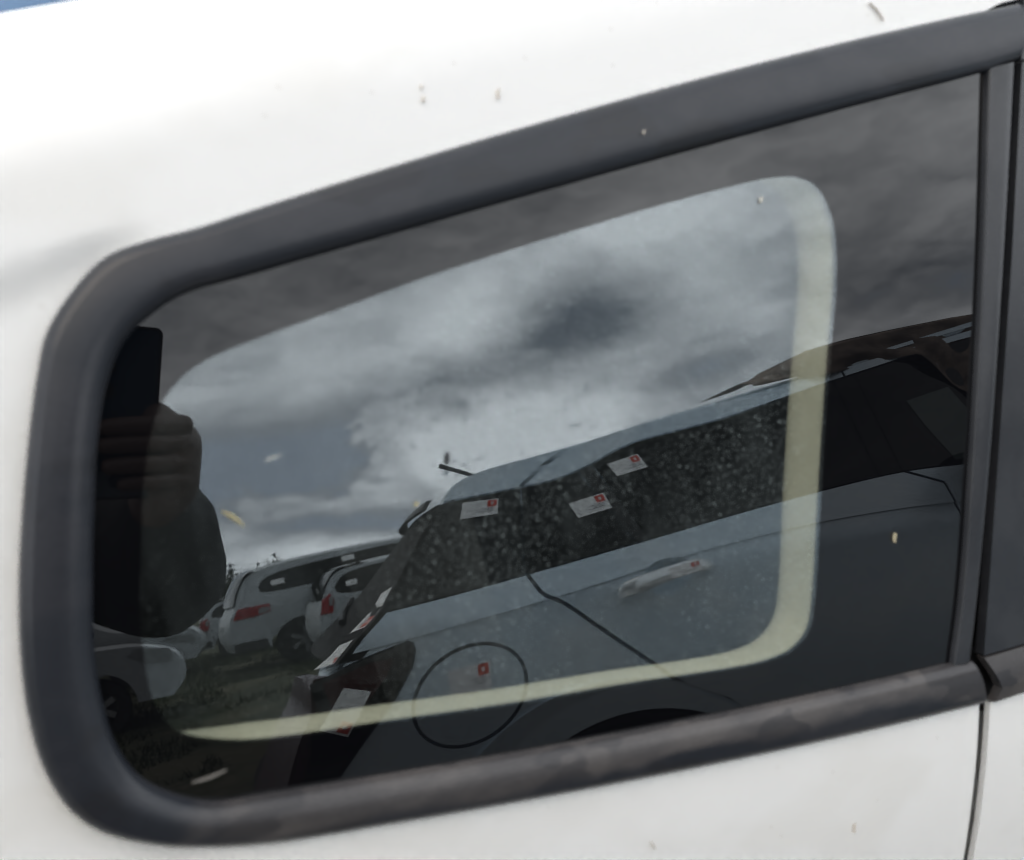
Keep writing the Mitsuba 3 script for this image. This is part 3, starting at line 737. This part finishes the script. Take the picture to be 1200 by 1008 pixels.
# aerial on the roof's near rear edge, as it shows against the cloud
obj('roof_aerial', tube([gside(0.689, 1.320, -0.03), gside(0.655, 1.338, -0.03), gside(0.619, 1.356, -0.03)], [0.0045, 0.0045, 0.0055], 8), 'mat_black', gc)
mir = panel(Polygon(smooth_line([(1.775, 1.09), (1.775, 1.155), (1.82, 1.185), (1.93, 1.175), (1.945, 1.11), (1.87, 1.08)], 40, closed=True)), 0.10, lambda a, b, w: gside(a, b, w * (1 - 0.4 * np.abs(b - 1.13) / 0.06)), 0.03, 0.19)
mk = obj('door_mirror', mir, 'mat_black', gfd, smooth=50)
obj('mirror_foot', panel(Polygon([(1.80, 1.085), (1.82, 1.12), (1.90, 1.12), (1.91, 1.085)]), 0.09, gside, 0.0, 0.08), 'mat_black', mk, smooth=False)
obj('seen_windscreen', panel(Polygon([(1.737, 1.309), (1.855, 1.325), (1.89, 1.24), (1.84, 1.152), (1.80, 1.150), (1.76, 1.24)]), 0.002, gside, 0.0, 0.0006), 'mat_tint', gfd, smooth=False, label='greenish windscreen glimpsed through the front window')


re_ = smooth_line(ROOF, 60)
obj('roof_edge', tube(gside(re_[:, 0], re_[:, 1] - 0.012, -0.016), 0.0125, 8), 'mat_paint', gc, smooth=60)


# paper stickers: sheet, red square with a pale mark, and faint print (mirrored in the photograph, so drawn the right way round here)
def sticker(parent, quad, place, key='paper_sticker', label=None, mat='mat_paper', lift=0.0025):
    """QUAD: corners as they read in the mirror: upper left, upper right, lower right, lower left."""
    q = np.array(quad, float)

    def bil(s, t):
        s, t = np.asarray(s, float)[..., None], np.asarray(t, float)[..., None]
        return (q[0] * (1 - s) + q[1] * s) * (1 - t) + (q[3] * (1 - s) + q[2] * s) * t

    def sheet(s0, t0, s1, t1, lf):
        return panel(Polygon(bil([s0, s1, s1, s0], [t0, t0, t1, t1])), 0.0004, place, 0.02, lf)

    k = obj(key, sheet(0, 0, 1, 1, lift), mat, parent, smooth=False, label=label)
    obj('logo_square', sheet(0.70, 0.06, 0.95, 0.46, lift + 0.0004), 'mat_logo', k, smooth=False)
    ring = Polygon(bil([0.795, 0.855, 0.855, 0.795], [0.19, 0.19, 0.33, 0.33])).buffer(0.0005)
    hole = Polygon(bil([0.815, 0.835, 0.835, 0.815], [0.24, 0.24, 0.28, 0.28]))
    obj('logo_mark', panel(ring.difference(hole), 0.0004, place, 0.0, lift + 0.0008), 'mat_paper', k, smooth=False)
    lines = []
    for t, s0, s1 in ((0.53, 0.52, 0.90), (0.62, 0.60, 0.90), (0.71, 0.40, 0.88)):
        s = s0
        while s < s1:
            e = min(s + rng.uniform(0.02, 0.07), s1)
            lines.append(sheet(s, t, e, t + 0.035, lift + 0.0004))
            s = e + 0.014
    obj('fine_print', join(*lines), 'mat_ink', k, smooth=False)
    return k


sticker(gc, [(0.65, 1.263), (0.729, 1.258), (0.719, 1.225), (0.637, 1.228)], gside, 'paper_sticker', 'white paper sticker at the rear of the quarter glass')
sticker(gd, [(0.877, 1.218), (0.96, 1.228), (0.97, 1.191), (0.89, 1.183)], gside, 'paper_sticker', 'white paper sticker on the small door pane')
sticker(gd, [(0.985, 1.289), (1.06, 1.30), (1.075, 1.266), (1.0, 1.258)], gside, 'paper_sticker', 'white paper sticker at the top of the door pane')
sticker(fc, [(0.551, 0.925), (0.641, 0.930), (0.634, 0.874), (0.546, 0.870)], gside, 'see_through_sticker', None, 'mat_pale', -0.0045)
sticker(tl, [(0.392, 0.920), (0.332, 0.841), (0.279, 0.866), (0.340, 0.938)], gside, 'paper_sticker', None, 'mat_paper', 0.0085)
for h0, h1 in ((1.045, 1.115), (0.985, 1.025)):
    sticker(hg, [(0.018, h1), (0.018, h0), (0.075, h0 - 0.012), (0.075, h1 - 0.012)], lambda a, b, w=0.0: grear(a, b, w), 'rear_sticker', None, 'mat_paper', 0.0160)
sticker(hd, [(1.045, 1.042), (1.115, 1.047), (1.115, 1.025), (1.045, 1.020)], gside, 'handle_sticker', None, 'mat_paper', 0.0415)


# a brown cloth draped over the front of the grey car's roof
def drape(n=70, m=26):
    s = np.linspace(0, 1, n)
    x = 1.376 + 0.72 * s
    rws = []
    for j in range(m):
        t = j / (m - 1)
        top = np.interp(x, [p[0] for p in ROOF], [p[1] for p in ROOF]) + 0.012
        drop = np.interp(x, [1.376, 1.49, 1.571, 1.69, 1.80, 1.87, 1.95], [0.004, 0.012, 0.030, 0.032, 0.05, 0.15, 0.24])
        lift = np.interp(x, [1.376, 1.49, 1.571, 1.688, 1.808, 2.0], [0.006, 0.010, 0.038, 0.034, 0.024, 0.006])
        b = top + lift - t * (drop + lift)
        fold = 0.010 * np.sin(x * 41 + 5 * t + 2 * np.sin(x * 13)) + 0.008 * np.sin(x * 23 - 9 * t)
        w = 0.010 + fold * np.minimum(1, 4 * (x - 1.376)) * np.sqrt(t) - (1 - t) ** 2 * 0.02
        rws.append(gside(x, b, w))
    top = rws[0] - 0.35 * GNN + np.array([0, 0, 0.015])
    mid = rws[0] - 0.06 * GNN + np.array([0, 0, 0.012])
    return strip(np.array([top, mid] + rws))


solo('brown_cloth', drape(), 'mat_cloth', 'crumpled brown cloth draped over the roof edge of the silver grey hatchback', 'cloth', smooth=60)


# ------------------------------------------------------------------ cars farther off
def simple_car(name, label, group, x, y, yaw, scale=(1.0, 1.0), kind='suv', flip=False, stickers=True, tall=1.0):
    """A car with its rear at x, its near flank at y, pointing along +x before it is turned by yaw; kinds differ in outline."""
    key = thing(name, label, 'car', group)
    if kind == 'suv':
        pts = [(0.06, 0.36), (0.0, 0.55), (0.02, 0.85), (0.10, 1.02), (0.16, 1.25), (0.28, 1.50), (0.45, 1.60), (1.2, 1.68), (2.4, 1.68), (2.75, 1.62), (3.35, 1.12), (4.1, 1.02), (4.35, 0.85), (4.4, 0.5), (4.3, 0.32)]
        glass = [(0.42, 1.22), (0.40, 1.28), (0.50, 1.42), (1.3, 1.54), (2.55, 1.53), (3.1, 1.14), (1.9, 1.12), (1.5, 1.20)]
        tail, wx, wr = [(0.06, 0.86), (0.13, 1.02), (0.50, 1.02), (0.50, 0.90), (0.30, 0.86)], (0.88, 3.55), 0.36
    elif kind == 'hatch':
        pts = [(0.05, 0.32), (0.0, 0.5), (0.02, 0.78), (0.08, 0.95), (0.18, 1.22), (0.34, 1.42), (0.9, 1.50), (1.9, 1.50), (2.25, 1.44), (2.85, 1.02), (3.5, 0.90), (3.72, 0.76), (3.75, 0.45), (3.65, 0.28)]
        glass = [(0.30, 1.08), (0.28, 1.14), (0.42, 1.32), (1.0, 1.41), (2.05, 1.40), (2.6, 1.02), (1.4, 1.01)]
        tail, wx, wr = [(0.03, 0.78), (0.08, 1.0), (0.20, 1.08), (0.24, 0.98), (0.20, 0.78)], (0.62, 3.0), 0.31
    else:
        pts = [(0.06, 0.34), (0.0, 0.5), (0.02, 0.8), (0.10, 0.96), (0.65, 1.02), (1.25, 1.38), (1.6, 1.43), (2.3, 1.42), (2.55, 1.36), (3.2, 0.98), (4.0, 0.86), (4.28, 0.72), (4.32, 0.45), (4.2, 0.30)]
        glass = [(0.95, 1.04), (1.32, 1.31), (1.65, 1.36), (2.3, 1.35), (2.9, 1.0), (1.6, 0.99)]
        tail, wx, wr = [(0.02, 0.80), (0.07, 0.93), (0.42, 0.95), (0.44, 0.86), (0.30, 0.80)], (0.85, 3.5), 0.31
    sil = Polygon(smooth_line(pts, 120)).buffer(0)
    for w in wx:
        sil = sil.difference(Point(w, wr).buffer(wr * 1.17, 24)).difference(sbox(w - wr, 0, w + wr, wr))
    width = 1.70
    belt_z = 1.0
    body = shell_solid(sil, 0.0, -width, 0.10, 0.05, 0.07, 0.03, 0.16, belt_z)
    c, s_ = math.cos(yaw), math.sin(yaw)

    def put(m):
        m = m.copy()
        v = np.array(m.vertices) * np.array([scale[0], 1.0, scale[1]])
        if flip:
            v[:, 0] *= -1
        z0 = float(ground_z(np.array(x), np.array(y)))
        v = np.stack([x + c * v[:, 0] - s_ * v[:, 1], y + s_ * v[:, 0] + c * v[:, 1], v[:, 2] + z0 - 0.01], -1)
        f = m.faces[:, ::-1] if flip else m.faces
        return trimesh.Trimesh(v, f, process=False)

    L = max(p[0] for p in pts)

    def flank(a, b, w):
        xs_ = (a - L / 2) / (L / 2)
        h = width / 2 * (1 - 0.03 * np.abs(xs_) ** 4) - 0.16 * np.maximum(b - belt_z, 0)
        return np.stack([a, -width / 2 + h + w, b], -1)

    def part(nm, m, mt, par=key, sm=35, lb=None):
        return obj(nm, put(m), mt, par, smooth=sm, label=lb)

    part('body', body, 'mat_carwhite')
    gp = Polygon(smooth_line(glass, 60, closed=True)).buffer(0)
    part('side_window', panel(gp, 0.012, flank, 0.15, 0.006), 'mat_darkglass')
    tp = part('tail_light', panel(Polygon(tail), 0.03, flank, 0.08, 0.014), 'mat_red')
    a0, b0 = np.array(tail).mean(0)
    part('clear_lens', panel(affinity.scale(Polygon(tail), 0.30, 0.5, origin=(tail[3][0] - 0.02, tail[3][1] + 0.03)), 0.01, flank, 0.0, 0.019), 'mat_clear', tp)
    for w in wx:
        a = np.linspace(0, 2 * np.pi, 33)[:-1]
        ring = np.array([np.stack([w + r * np.cos(a), np.full(32, yy), wr + r * np.sin(a)], -1) for r, yy in ((0.6 * wr, -0.06), (0.95 * wr, -0.05), (wr, -0.10), (wr, -0.22), (0.6 * wr, -0.25))])
        t = part('tyre', strip(ring, close_cols=True, close_rows=True), 'mat_tyre', key, 40)
        sp = [trimesh.creation.cylinder(0.58 * wr, 0.02, sections=24, transform=trimesh.transformations.rotation_matrix(np.pi / 2, (1, 0, 0)))]
        hub = join(*sp)
        hub.apply_translation((w, -0.13, wr))
        part('wheel_back', hub, 'mat_black', t, 30)
        spk = []
        for k in range(6):
            b_ = trimesh.creation.box(extents=(0.06, 0.02, 0.54 * wr))
            b_.apply_translation((0, 0, 0.29 * wr))
            b_.apply_transform(trimesh.transformations.rotation_matrix(k * np.pi / 3, (0, 1, 0)))
            spk.append(b_)
        spk = join(*spk)
        spk.apply_translation((w, -0.09, wr))
        part('rim', spk, 'mat_rim', t, 30)
    # hatch or boot glass, headlight, mirror, bumper band
    rg = np.array(pts)
    top = rg[3:7] if kind != 'sedan' else rg[4:6]
    rows_ = []
    for t in np.linspace(0.05, 0.95, 12):
        k = np.interp(t, np.linspace(0, 1, len(top)), top[:, 0]), np.interp(t, np.linspace(0, 1, len(top)), top[:, 1])
        q = np.linspace(0.04, 0.96, 10)
        rows_.append(np.stack([k[0] - 0.075 * (1 - (2 * q - 1) ** 2) - 0.012 + 0 * q, -q * width, k[1] + 0.012 + 0 * q], -1))
    part('rear_window', strip(np.array(rows_)), 'mat_darkglass')
    part('headlight', panel(Polygon([(L - 0.08, 0.66), (L - 0.10, 0.80), (L - 0.42, 0.86), (L - 0.50, 0.80), (L - 0.30, 0.68)]), 0.03, flank, 0.1, 0.014), 'mat_clear')
    part('door_mirror', panel(Polygon(smooth_line([(0, 0), (0.02, 0.13), (0.16, 0.13), (0.22, 0.02)], 20)), 0.16, lambda a, b, w: flank(a + L * 0.62, b + 1.02, w + 0.17), 0.0), 'mat_black')
    part('bumper_band', panel(Polygon([(0.03, 0.36), (0.03, 0.50), (wx[0] - wr * 1.3, 0.50), (wx[0] - wr * 1.25, 0.36)]), 0.02, flank, 0.15, 0.012), 'mat_black')
    if stickers:
        for (a, b) in ((glass[1][0] + 0.16, glass[1][1] + 0.0), (glass[1][0] + 1.05, glass[1][1] + 0.17)):
            part('paper_sticker', panel(Polygon([(a, b), (a + 0.16, b + 0.01), (a + 0.16, b + 0.09), (a, b + 0.08)]), 0.002, flank, 0.0, 0.010), 'mat_paper', key, False)
    return key


row = 'white cars in the row behind the grey hatchback'
simple_car('white_suv', 'tall white off-roader with red tail lights, mirrored at lower left of the glass', None, 1.10, -14.0, 0.0, (1.28, 0.98), 'suv')
simple_car('white_hatchback', 'low white hatchback parked in front of the white off-roader', None, 2.15, -12.2, math.radians(2), (1.0, 0.88), 'hatch')
simple_car('white_sedan', 'white saloon with its bonnet showing beneath the photographer', None, -4.25, -9.6, math.radians(-3), (1.05, 0.98), 'sedan', stickers=False)
simple_car('white_van', 'pale boxy car half hidden behind the white saloon', None, -4.7, -16.5, math.radians(2), (1.25, 0.84), 'suv', stickers=False)
simple_car('dark_tailed_car', 'distant white car showing one red tail light beside the white off-roader', None, 0.85, -18.8, math.radians(8), (1.1, 0.78), 'hatch', stickers=False)

# ------------------------------------------------------------------ vegetation and pylon
bl_v, bl_f, n_ = [], [], 0
gr = np.random.default_rng(5)
N = 60000
gx, gy = gr.uniform(-5.5, 7, N), -gr.uniform(2.9, 22, N)
ok = meshkit.fbm(np.stack([gx * 0.8, gy * 0.8, gx * 0], -1), 3, 8) > 0.42
gx, gy = gx[ok], gy[ok]
N = len(gx)
gz = ground_z(gx, gy)
h = gr.uniform(0.03, 0.10, N)
an, ln = gr.uniform(0, np.pi * 2, N), gr.uniform(-0.06, 0.06, (N, 2))
wd = gr.uniform(0.006, 0.016, N)
v0 = np.stack([gx - np.cos(an) * wd, gy - np.sin(an) * wd, gz - 0.01], -1)
v1 = np.stack([gx + np.cos(an) * wd, gy + np.sin(an) * wd, gz - 0.01], -1)
v2 = np.stack([gx + ln[:, 0], gy + ln[:, 1], gz + h], -1)
scene['grass'] = mikit.ply((np.stack([v0, v1, v2], 1).reshape(-1, 3), np.arange(3 * N).reshape(-1, 3)), 'mat_blade', smooth=False)
labels['grass'] = {'label': 'patchy short grass of the field', 'category': 'grass', 'kind': 'stuff'}


def tree(x, y, w, h, seed, label):
    key = thing('tree', label, 'tree', 'dark trees along the horizon')
    g = np.random.default_rng(seed)
    obj('trunk', tube([(x, y, -0.1), (x + 0.05 * w, y, 0.3 * h), (x, y, 0.6 * h)], [0.05 * h, 0.04 * h, 0.02 * h], 8), 'mat_bark', key)
    n = 3000
    cl_ = g.normal(size=(14, 3)) * np.array([0.36 * w, 0.30 * w, 0.16 * h]) + np.array([x, y, 0.58 * h])
    c_ = cl_[g.integers(0, 14, n)] + g.normal(size=(n, 3)) * np.array([0.15 * w, 0.15 * w, 0.11 * h])
    c_[:, 2] = np.clip(c_[:, 2], 0.12 * h, None)
    e1, e2 = g.normal(size=(n, 3)) * 0.032 * h, g.normal(size=(n, 3)) * 0.032 * h
    v = np.stack([c_ - e1, c_ + e1, c_ + e2 * 1.4], 1).reshape(-1, 3)
    obj('crown', (v, np.arange(3 * n).reshape(-1, 3)), 'mat_leaf', key, smooth=False)


for k, (x, w, h, lb) in enumerate([(-5.0, 5.0, 2.4, 'dark low tree at the left end of the horizon, behind the photographer'), (-0.4, 4.2, 2.2, 'small dark tree on the horizon left of the pylon, behind the pale boxy car'), (3.6, 4.6, 3.0, 'dark bushy tree on the horizon left of the lattice pylon'), (7.6, 4.8, 2.7, 'dark tree on the horizon right under the lattice pylon'), (12.0, 5.0, 2.8, 'dark tree on the horizon behind the rear of the white off-roader'), (17.0, 6.0, 2.7, 'wide dark tree at the right end of the horizon')]):
    tree(x, -84.0 + 3 * math.sin(k * 2.1), w, h * 1.15, 40 + k, lb)

px_, py_, ph = 47.0, -560.0, 20.0
pyl = thing('pylon', 'grey lattice power pylon on the horizon', 'pylon')
ms = []
for sx in (-1, 1):
    for sy in (-1, 1):
        ms.append(tube([(px_ + sx * 2.2, py_ + sy * 2.2, 0), (px_ + sx * 0.9, py_ + sy * 0.9, 0.62 * ph), (px_ + sx * 0.5, py_ + sy * 0.5, ph)], 0.22, 5))
for i in range(7):
    z0, z1 = ph * i / 7, ph * (i + 1) / 7
    a0, a1 = (np.interp(z, [0, 0.62 * ph, ph], [2.2, 0.9, 0.5]) for z in (z0, z1))
    for sy in (-1, 1):
        for s0 in (-1, 1):
            ms.append(tube([(px_ + s0 * a0, py_ + sy * a0, z0), (px_ - s0 * a1, py_ + sy * a1, z1)], 0.13, 4))
obj('lattice_tower', join(*ms), 'mat_steel', pyl, smooth=False)
for zz in (0.66 * ph, 0.80 * ph, 0.94 * ph):
    obj('cross_arm', join(tube([(px_ - 3.0, py_, zz), (px_ + 3.0, py_, zz)], 0.2, 5), tube([(px_ - 3.0, py_, zz), (px_, py_, zz + 1.2), (px_ + 3.0, py_, zz)], 0.14, 5)), 'mat_steel', pyl, smooth=False)
for zz, nm in ((0.66 * ph, 'lowest'), (0.80 * ph, 'middle'), (0.94 * ph, 'topmost')):
    pts = [(px_ + t * 190, py_ + abs(t) * 60, zz - 9 * (1 - (2 * abs(t) - 1) ** 2) * 0.6) for t in np.linspace(-1, 1, 41)]
    solo('power_line', tube(pts, 0.10, 4), 'mat_steel', nm + ' of the three power lines strung from the lattice pylon', 'power line', 'power lines on the pylon', smooth=False)

# ------------------------------------------------------------------ the photographer and the phone
RIGHT = np.array([math.cos(YAW), -math.sin(YAW), 0])
CUP = np.cross(RIGHT, FWD)


def body_at(x, y, z):
    return np.array([x, y, z])


ph_c = EYE - 0.0075 * FWD
phone = thing('phone', 'black mobile phone held up by the photographer, mirrored at the left of the glass', 'phone')
outline = sbox(-0.028, -0.125, 0.046, 0.034).buffer(0.006).difference(Polygon())
TLT = math.radians(3.5)
place_phone = lambda a, b, w: ph_c + np.outer(a * math.cos(TLT) + b * math.sin(TLT), RIGHT) + np.outer(b * math.cos(TLT) - a * math.sin(TLT), CUP) + np.outer(w, FWD)
obj('phone_body', panel(outline, 0.009, place_phone, 0.0), 'mat_phone', phone, smooth=30)
obj('case_edge', panel(outline.buffer(0.0022).difference(outline.buffer(-0.0005)), 0.011, place_phone, 0.0, 0.0008), 'mat_black', phone, smooth=30)
obj('camera_ring', panel(Point(0, 0).buffer(0.008).difference(Point(0, 0).buffer(0.0055)), 0.003, place_phone, 0.0, 0.0015), 'mat_black', phone, smooth=False)
obj('camera_ring', panel(Point(0.0, -0.024).buffer(0.008), 0.003, place_phone, 0.0, 0.0015), 'mat_black', phone, smooth=False)

person = thing('person', 'person in a dark jacket holding up a phone with a bent right arm', 'person')


def PP(a, b, w):
    return ph_c + a * RIGHT + b * CUP + w * FWD


wrist = PP(0.058, -0.150, -0.022)
elbow = np.array([0.018, -0.30, 1.218])
shoulder = np.array([-0.17, -0.42, 1.36])
hand = [
    [(wrist, 0.028), (PP(0.070, -0.125, -0.012), 0.031), (PP(0.072, -0.085, -0.008), 0.030)],
    [(PP(0.072, -0.085, -0.008), 0.028), (PP(0.052, -0.056, -0.004), 0.019)],
]
for b, L_, r in ((-0.060, 0.078, 0.0098), (-0.078, 0.078, 0.0102), (-0.099, 0.074, 0.0100), (-0.118, 0.060, 0.0088)):
    hand.append([(PP(0.074, b - 0.006, -0.004), r * 1.35), (PP(0.072, b, 0.012), r * 1.15), (PP(0.072 - L_ * 0.45, b + 0.002, 0.016), r * 1.03), (PP(0.072 - L_ * 0.80, b + 0.002, 0.013), r * 0.95), (PP(0.072 - L_, b + 0.001, 0.010), r * 0.85)])
hand.append([(PP(0.070, -0.096, -0.012), 0.028), (PP(0.050, -0.100, -0.010), 0.026)])
hand.append([(PP(0.068, -0.110, -0.022), 0.016), (PP(0.052, -0.080, -0.028), 0.0125), (PP(0.034, -0.058, -0.026), 0.0105)])
hips = np.array([-0.36, -0.50, 0.90])
chains = hand + [
    [(wrist, 0.028), (wrist + (elbow - wrist) * 0.5, 0.040), (elbow, 0.042)], [(elbow, 0.042), (shoulder, 0.055)],
    [(shoulder, 0.062), (np.array([-0.34, -0.46, 1.37]), 0.085), (np.array([-0.52, -0.46, 1.36]), 0.062)],
    [(np.array([-0.34, -0.46, 1.33]), 0.115), (np.array([-0.35, -0.48, 1.12]), 0.120), (hips, 0.125)],
    [(np.array([-0.26, -0.46, 1.30]), 0.09), (np.array([-0.28, -0.49, 0.92]), 0.10)], [(np.array([-0.43, -0.46, 1.30]), 0.09), (np.array([-0.44, -0.49, 0.92]), 0.10)],
    [(np.array([-0.33, -0.46, 1.37]), 0.055), (np.array([-0.31, -0.42, 1.50]), 0.052), (np.array([-0.30, -0.41, 1.57]), 0.078), (np.array([-0.30, -0.42, 1.64]), 0.082)],
    [(np.array([-0.30, -0.37, 1.55]), 0.05), (np.array([-0.29, -0.345, 1.60]), 0.055)], [(np.array([-0.285, -0.315, 1.578]), 0.013), (np.array([-0.288, -0.322, 1.60]), 0.011)],
    [(np.array([-0.27, -0.50, 0.90]), 0.095), (np.array([-0.26, -0.47, 0.50]), 0.062), (np.array([-0.26, -0.50, 0.10]), 0.042)],
    [(np.array([-0.45, -0.50, 0.90]), 0.095), (np.array([-0.46, -0.48, 0.50]), 0.062), (np.array([-0.47, -0.52, 0.10]), 0.042)],
    [(np.array([-0.26, -0.50, 0.06]), 0.042), (np.array([-0.25, -0.36, 0.04]), 0.036)], [(np.array([-0.47, -0.52, 0.06]), 0.042), (np.array([-0.48, -0.38, 0.04]), 0.036)],
    [(np.array([-0.52, -0.46, 1.36]), 0.055), (np.array([-0.58, -0.45, 1.08]), 0.042), (np.array([-0.56, -0.34, 0.86]), 0.028), (np.array([-0.555, -0.31, 0.78]), 0.026)],
]
obj('body', hull_chain(chains, 0.010, taubin=6), 'mat_skin', person, smooth=60)
e2 = elbow + np.array([0.0, 0.03, -0.01])
jacket = [
    [(wrist + (elbow - wrist) * 0.10, 0.040), (wrist + (elbow - wrist) * 0.45, 0.072), (e2, 0.083)],
    [(e2, 0.083), (elbow * 0.55 + shoulder * 0.45, 0.088), (shoulder, 0.092)],
    [(shoulder, 0.085), (np.array([-0.34, -0.47, 1.38]), 0.105), (np.array([-0.52, -0.46, 1.36]), 0.082)],
    [(np.array([-0.34, -0.47, 1.33]), 0.145), (np.array([-0.35, -0.49, 1.10]), 0.15), (np.array([-0.36, -0.50, 0.86]), 0.155)],
    [(np.array([-0.25, -0.46, 1.31]), 0.115), (np.array([-0.27, -0.49, 0.86]), 0.13)], [(np.array([-0.44, -0.46, 1.31]), 0.115), (np.array([-0.45, -0.49, 0.86]), 0.13)],
    [(np.array([-0.52, -0.46, 1.36]), 0.078), (np.array([-0.58, -0.45, 1.08]), 0.064), (np.array([-0.565, -0.36, 0.90]), 0.05)],
]
jk = hull_chain(jacket, 0.014, taubin=6)
jk.vertices += np.array(jk.vertex_normals) * (0.010 * (meshkit.fbm(np.array(jk.vertices) * np.array([14, 14, 30]), 3, 4) - 0.5))[:, None]
obj('jacket', jk, 'mat_sleeve', person, smooth=60)
obj('trousers', hull_chain([[(np.array([-0.27, -0.50, 0.90]), 0.115), (np.array([-0.26, -0.47, 0.50]), 0.080), (np.array([-0.26, -0.50, 0.13]), 0.062)], [(np.array([-0.45, -0.50, 0.90]), 0.115), (np.array([-0.46, -0.48, 0.50]), 0.080), (np.array([-0.47, -0.52, 0.13]), 0.062)]], 0.02), 'mat_denim', person, smooth=60)
hair = hull_chain([[(np.array([-0.30, -0.45, 1.66]), 0.082), (np.array([-0.30, -0.48, 1.60]), 0.075)], [(np.array([-0.30, -0.41, 1.68]), 0.07), (np.array([-0.30, -0.45, 1.67]), 0.075)]], 0.014)
obj('hair', hair, 'mat_hair', person, smooth=60)


# ------------------------------------------------------------------ small things that lie on glass and paint
def sliver(at, tip, wid, lift, place, bend=0.0, th=0.0006):
    a, b = np.array(at), np.array(tip)
    n = 9
    t = np.linspace(0, 1, n)
    c = a + (b - a) * t[:, None]
    d = (b - a) / np.linalg.norm(b - a)
    nn = np.array([-d[1], d[0]])
    c = c + nn * (bend * np.sin(np.pi * t))[:, None]
    w = wid * np.sin(np.pi * np.clip(t * 0.92 + 0.05, 0, 1)) ** 0.7
    lo_, hi_ = c - nn * w[:, None], c + nn * w[:, None]
    rows_ = [place(*lo_.T, lift), place(*c.T, lift + 0.0012 + wid * 0.5), place(*hi_.T, lift), place(*c.T, lift - th)]
    return strip(np.array(rows_), close_rows=True)


solo('leaf_fragment', sliver((0.0420, -0.0790), (0.0525, -0.0890), 0.0012, 0.001, pane, 0.0008), 'mat_straw', 'straw coloured leaf fragment stuck to the clear glass beside the mirrored arm', 'leaf', smooth=40)
solo('leaf_fragment', sliver((0.010, -0.2165), (0.0275, -0.2145), 0.0011, 0.001, pane, -0.001), 'mat_dull', 'dull leaf fragment on the black border at the lower left of the glass', 'leaf', smooth=40)
solo('grass_seed', sliver((0.4905, -0.1770), (0.4918, -0.1705), 0.0013, 0.001, pane), 'mat_seed', 'pale grass seed stuck to the black border right of the clear glass', 'seed', smooth=40)
solo('grit_speck', sliver((0.3945, 0.0635), (0.3960, 0.0668), 0.0012, 0.001, pane), 'mat_grit', 'white speck of grit near the top right corner of the clear glass', 'grit', smooth=40)
solo('grit_speck', sliver((0.1445, -0.0935), (0.1470, -0.0915), 0.0010, 0.001, pane), 'mat_straw', 'yellowish speck on the clear glass above the mirrored roof aerial', 'grit', smooth=40)
solo('scratch_hair', sliver((0.067, -0.0565), (0.0755, -0.0545), 0.0003, 0.0006, pane), 'mat_grit', 'fine pale hair on the clear glass over the dark cloud bank', 'hair', smooth=40)
solo('twig', sliver((0.4945, 0.1905), (0.5060, 0.1795), 0.0006, 0.001, skin, 0.0012), 'mat_mud', 'thin dry twig lying on the white paint above the window', 'twig', smooth=40)
solo('twig', sliver((0.2755, -0.334), (0.2785, -0.340), 0.0005, 0.001, skin), 'mat_mud', 'thin dry stalk on the white paint under the window', 'twig', smooth=40)
for (u, v, w, l, lb) in ((0.174, 0.134, 0.0009, 0.0012, 'upper of two brown mud specks on the white paint above the window'), (0.1745, 0.1275, 0.0012, 0.0016, 'lower and darker of two mud specks on the white paint above the window'), (0.219, 0.1305, 0.0011, 0.0030, 'faint mud smear on the white paint above the middle of the window'), (0.442, -0.378, 0.0010, 0.0034, 'brown mud speck on the white paint below the right end of the window'), (0.305, 0.094 + 0.012, 0.0008, 0.0010, 'tiny mud speck at the upper moulding edge')):
    solo('mud_speck', sliver((u, v - l), (u + 0.0008, v + l), w, 0.0007 if v > -0.3 and v > 0.12 or v < -0.3 else 0.012, skin), 'mat_mud', lb, 'mud speck', smooth=40)
solo('soot_speck', sliver((0.1662, -0.0735), (0.1672, -0.0660), 0.0016, 0.001, pane), 'mat_soot', 'small dark smudge on the clear glass in front of the bright cloud', 'smudge', smooth=40)
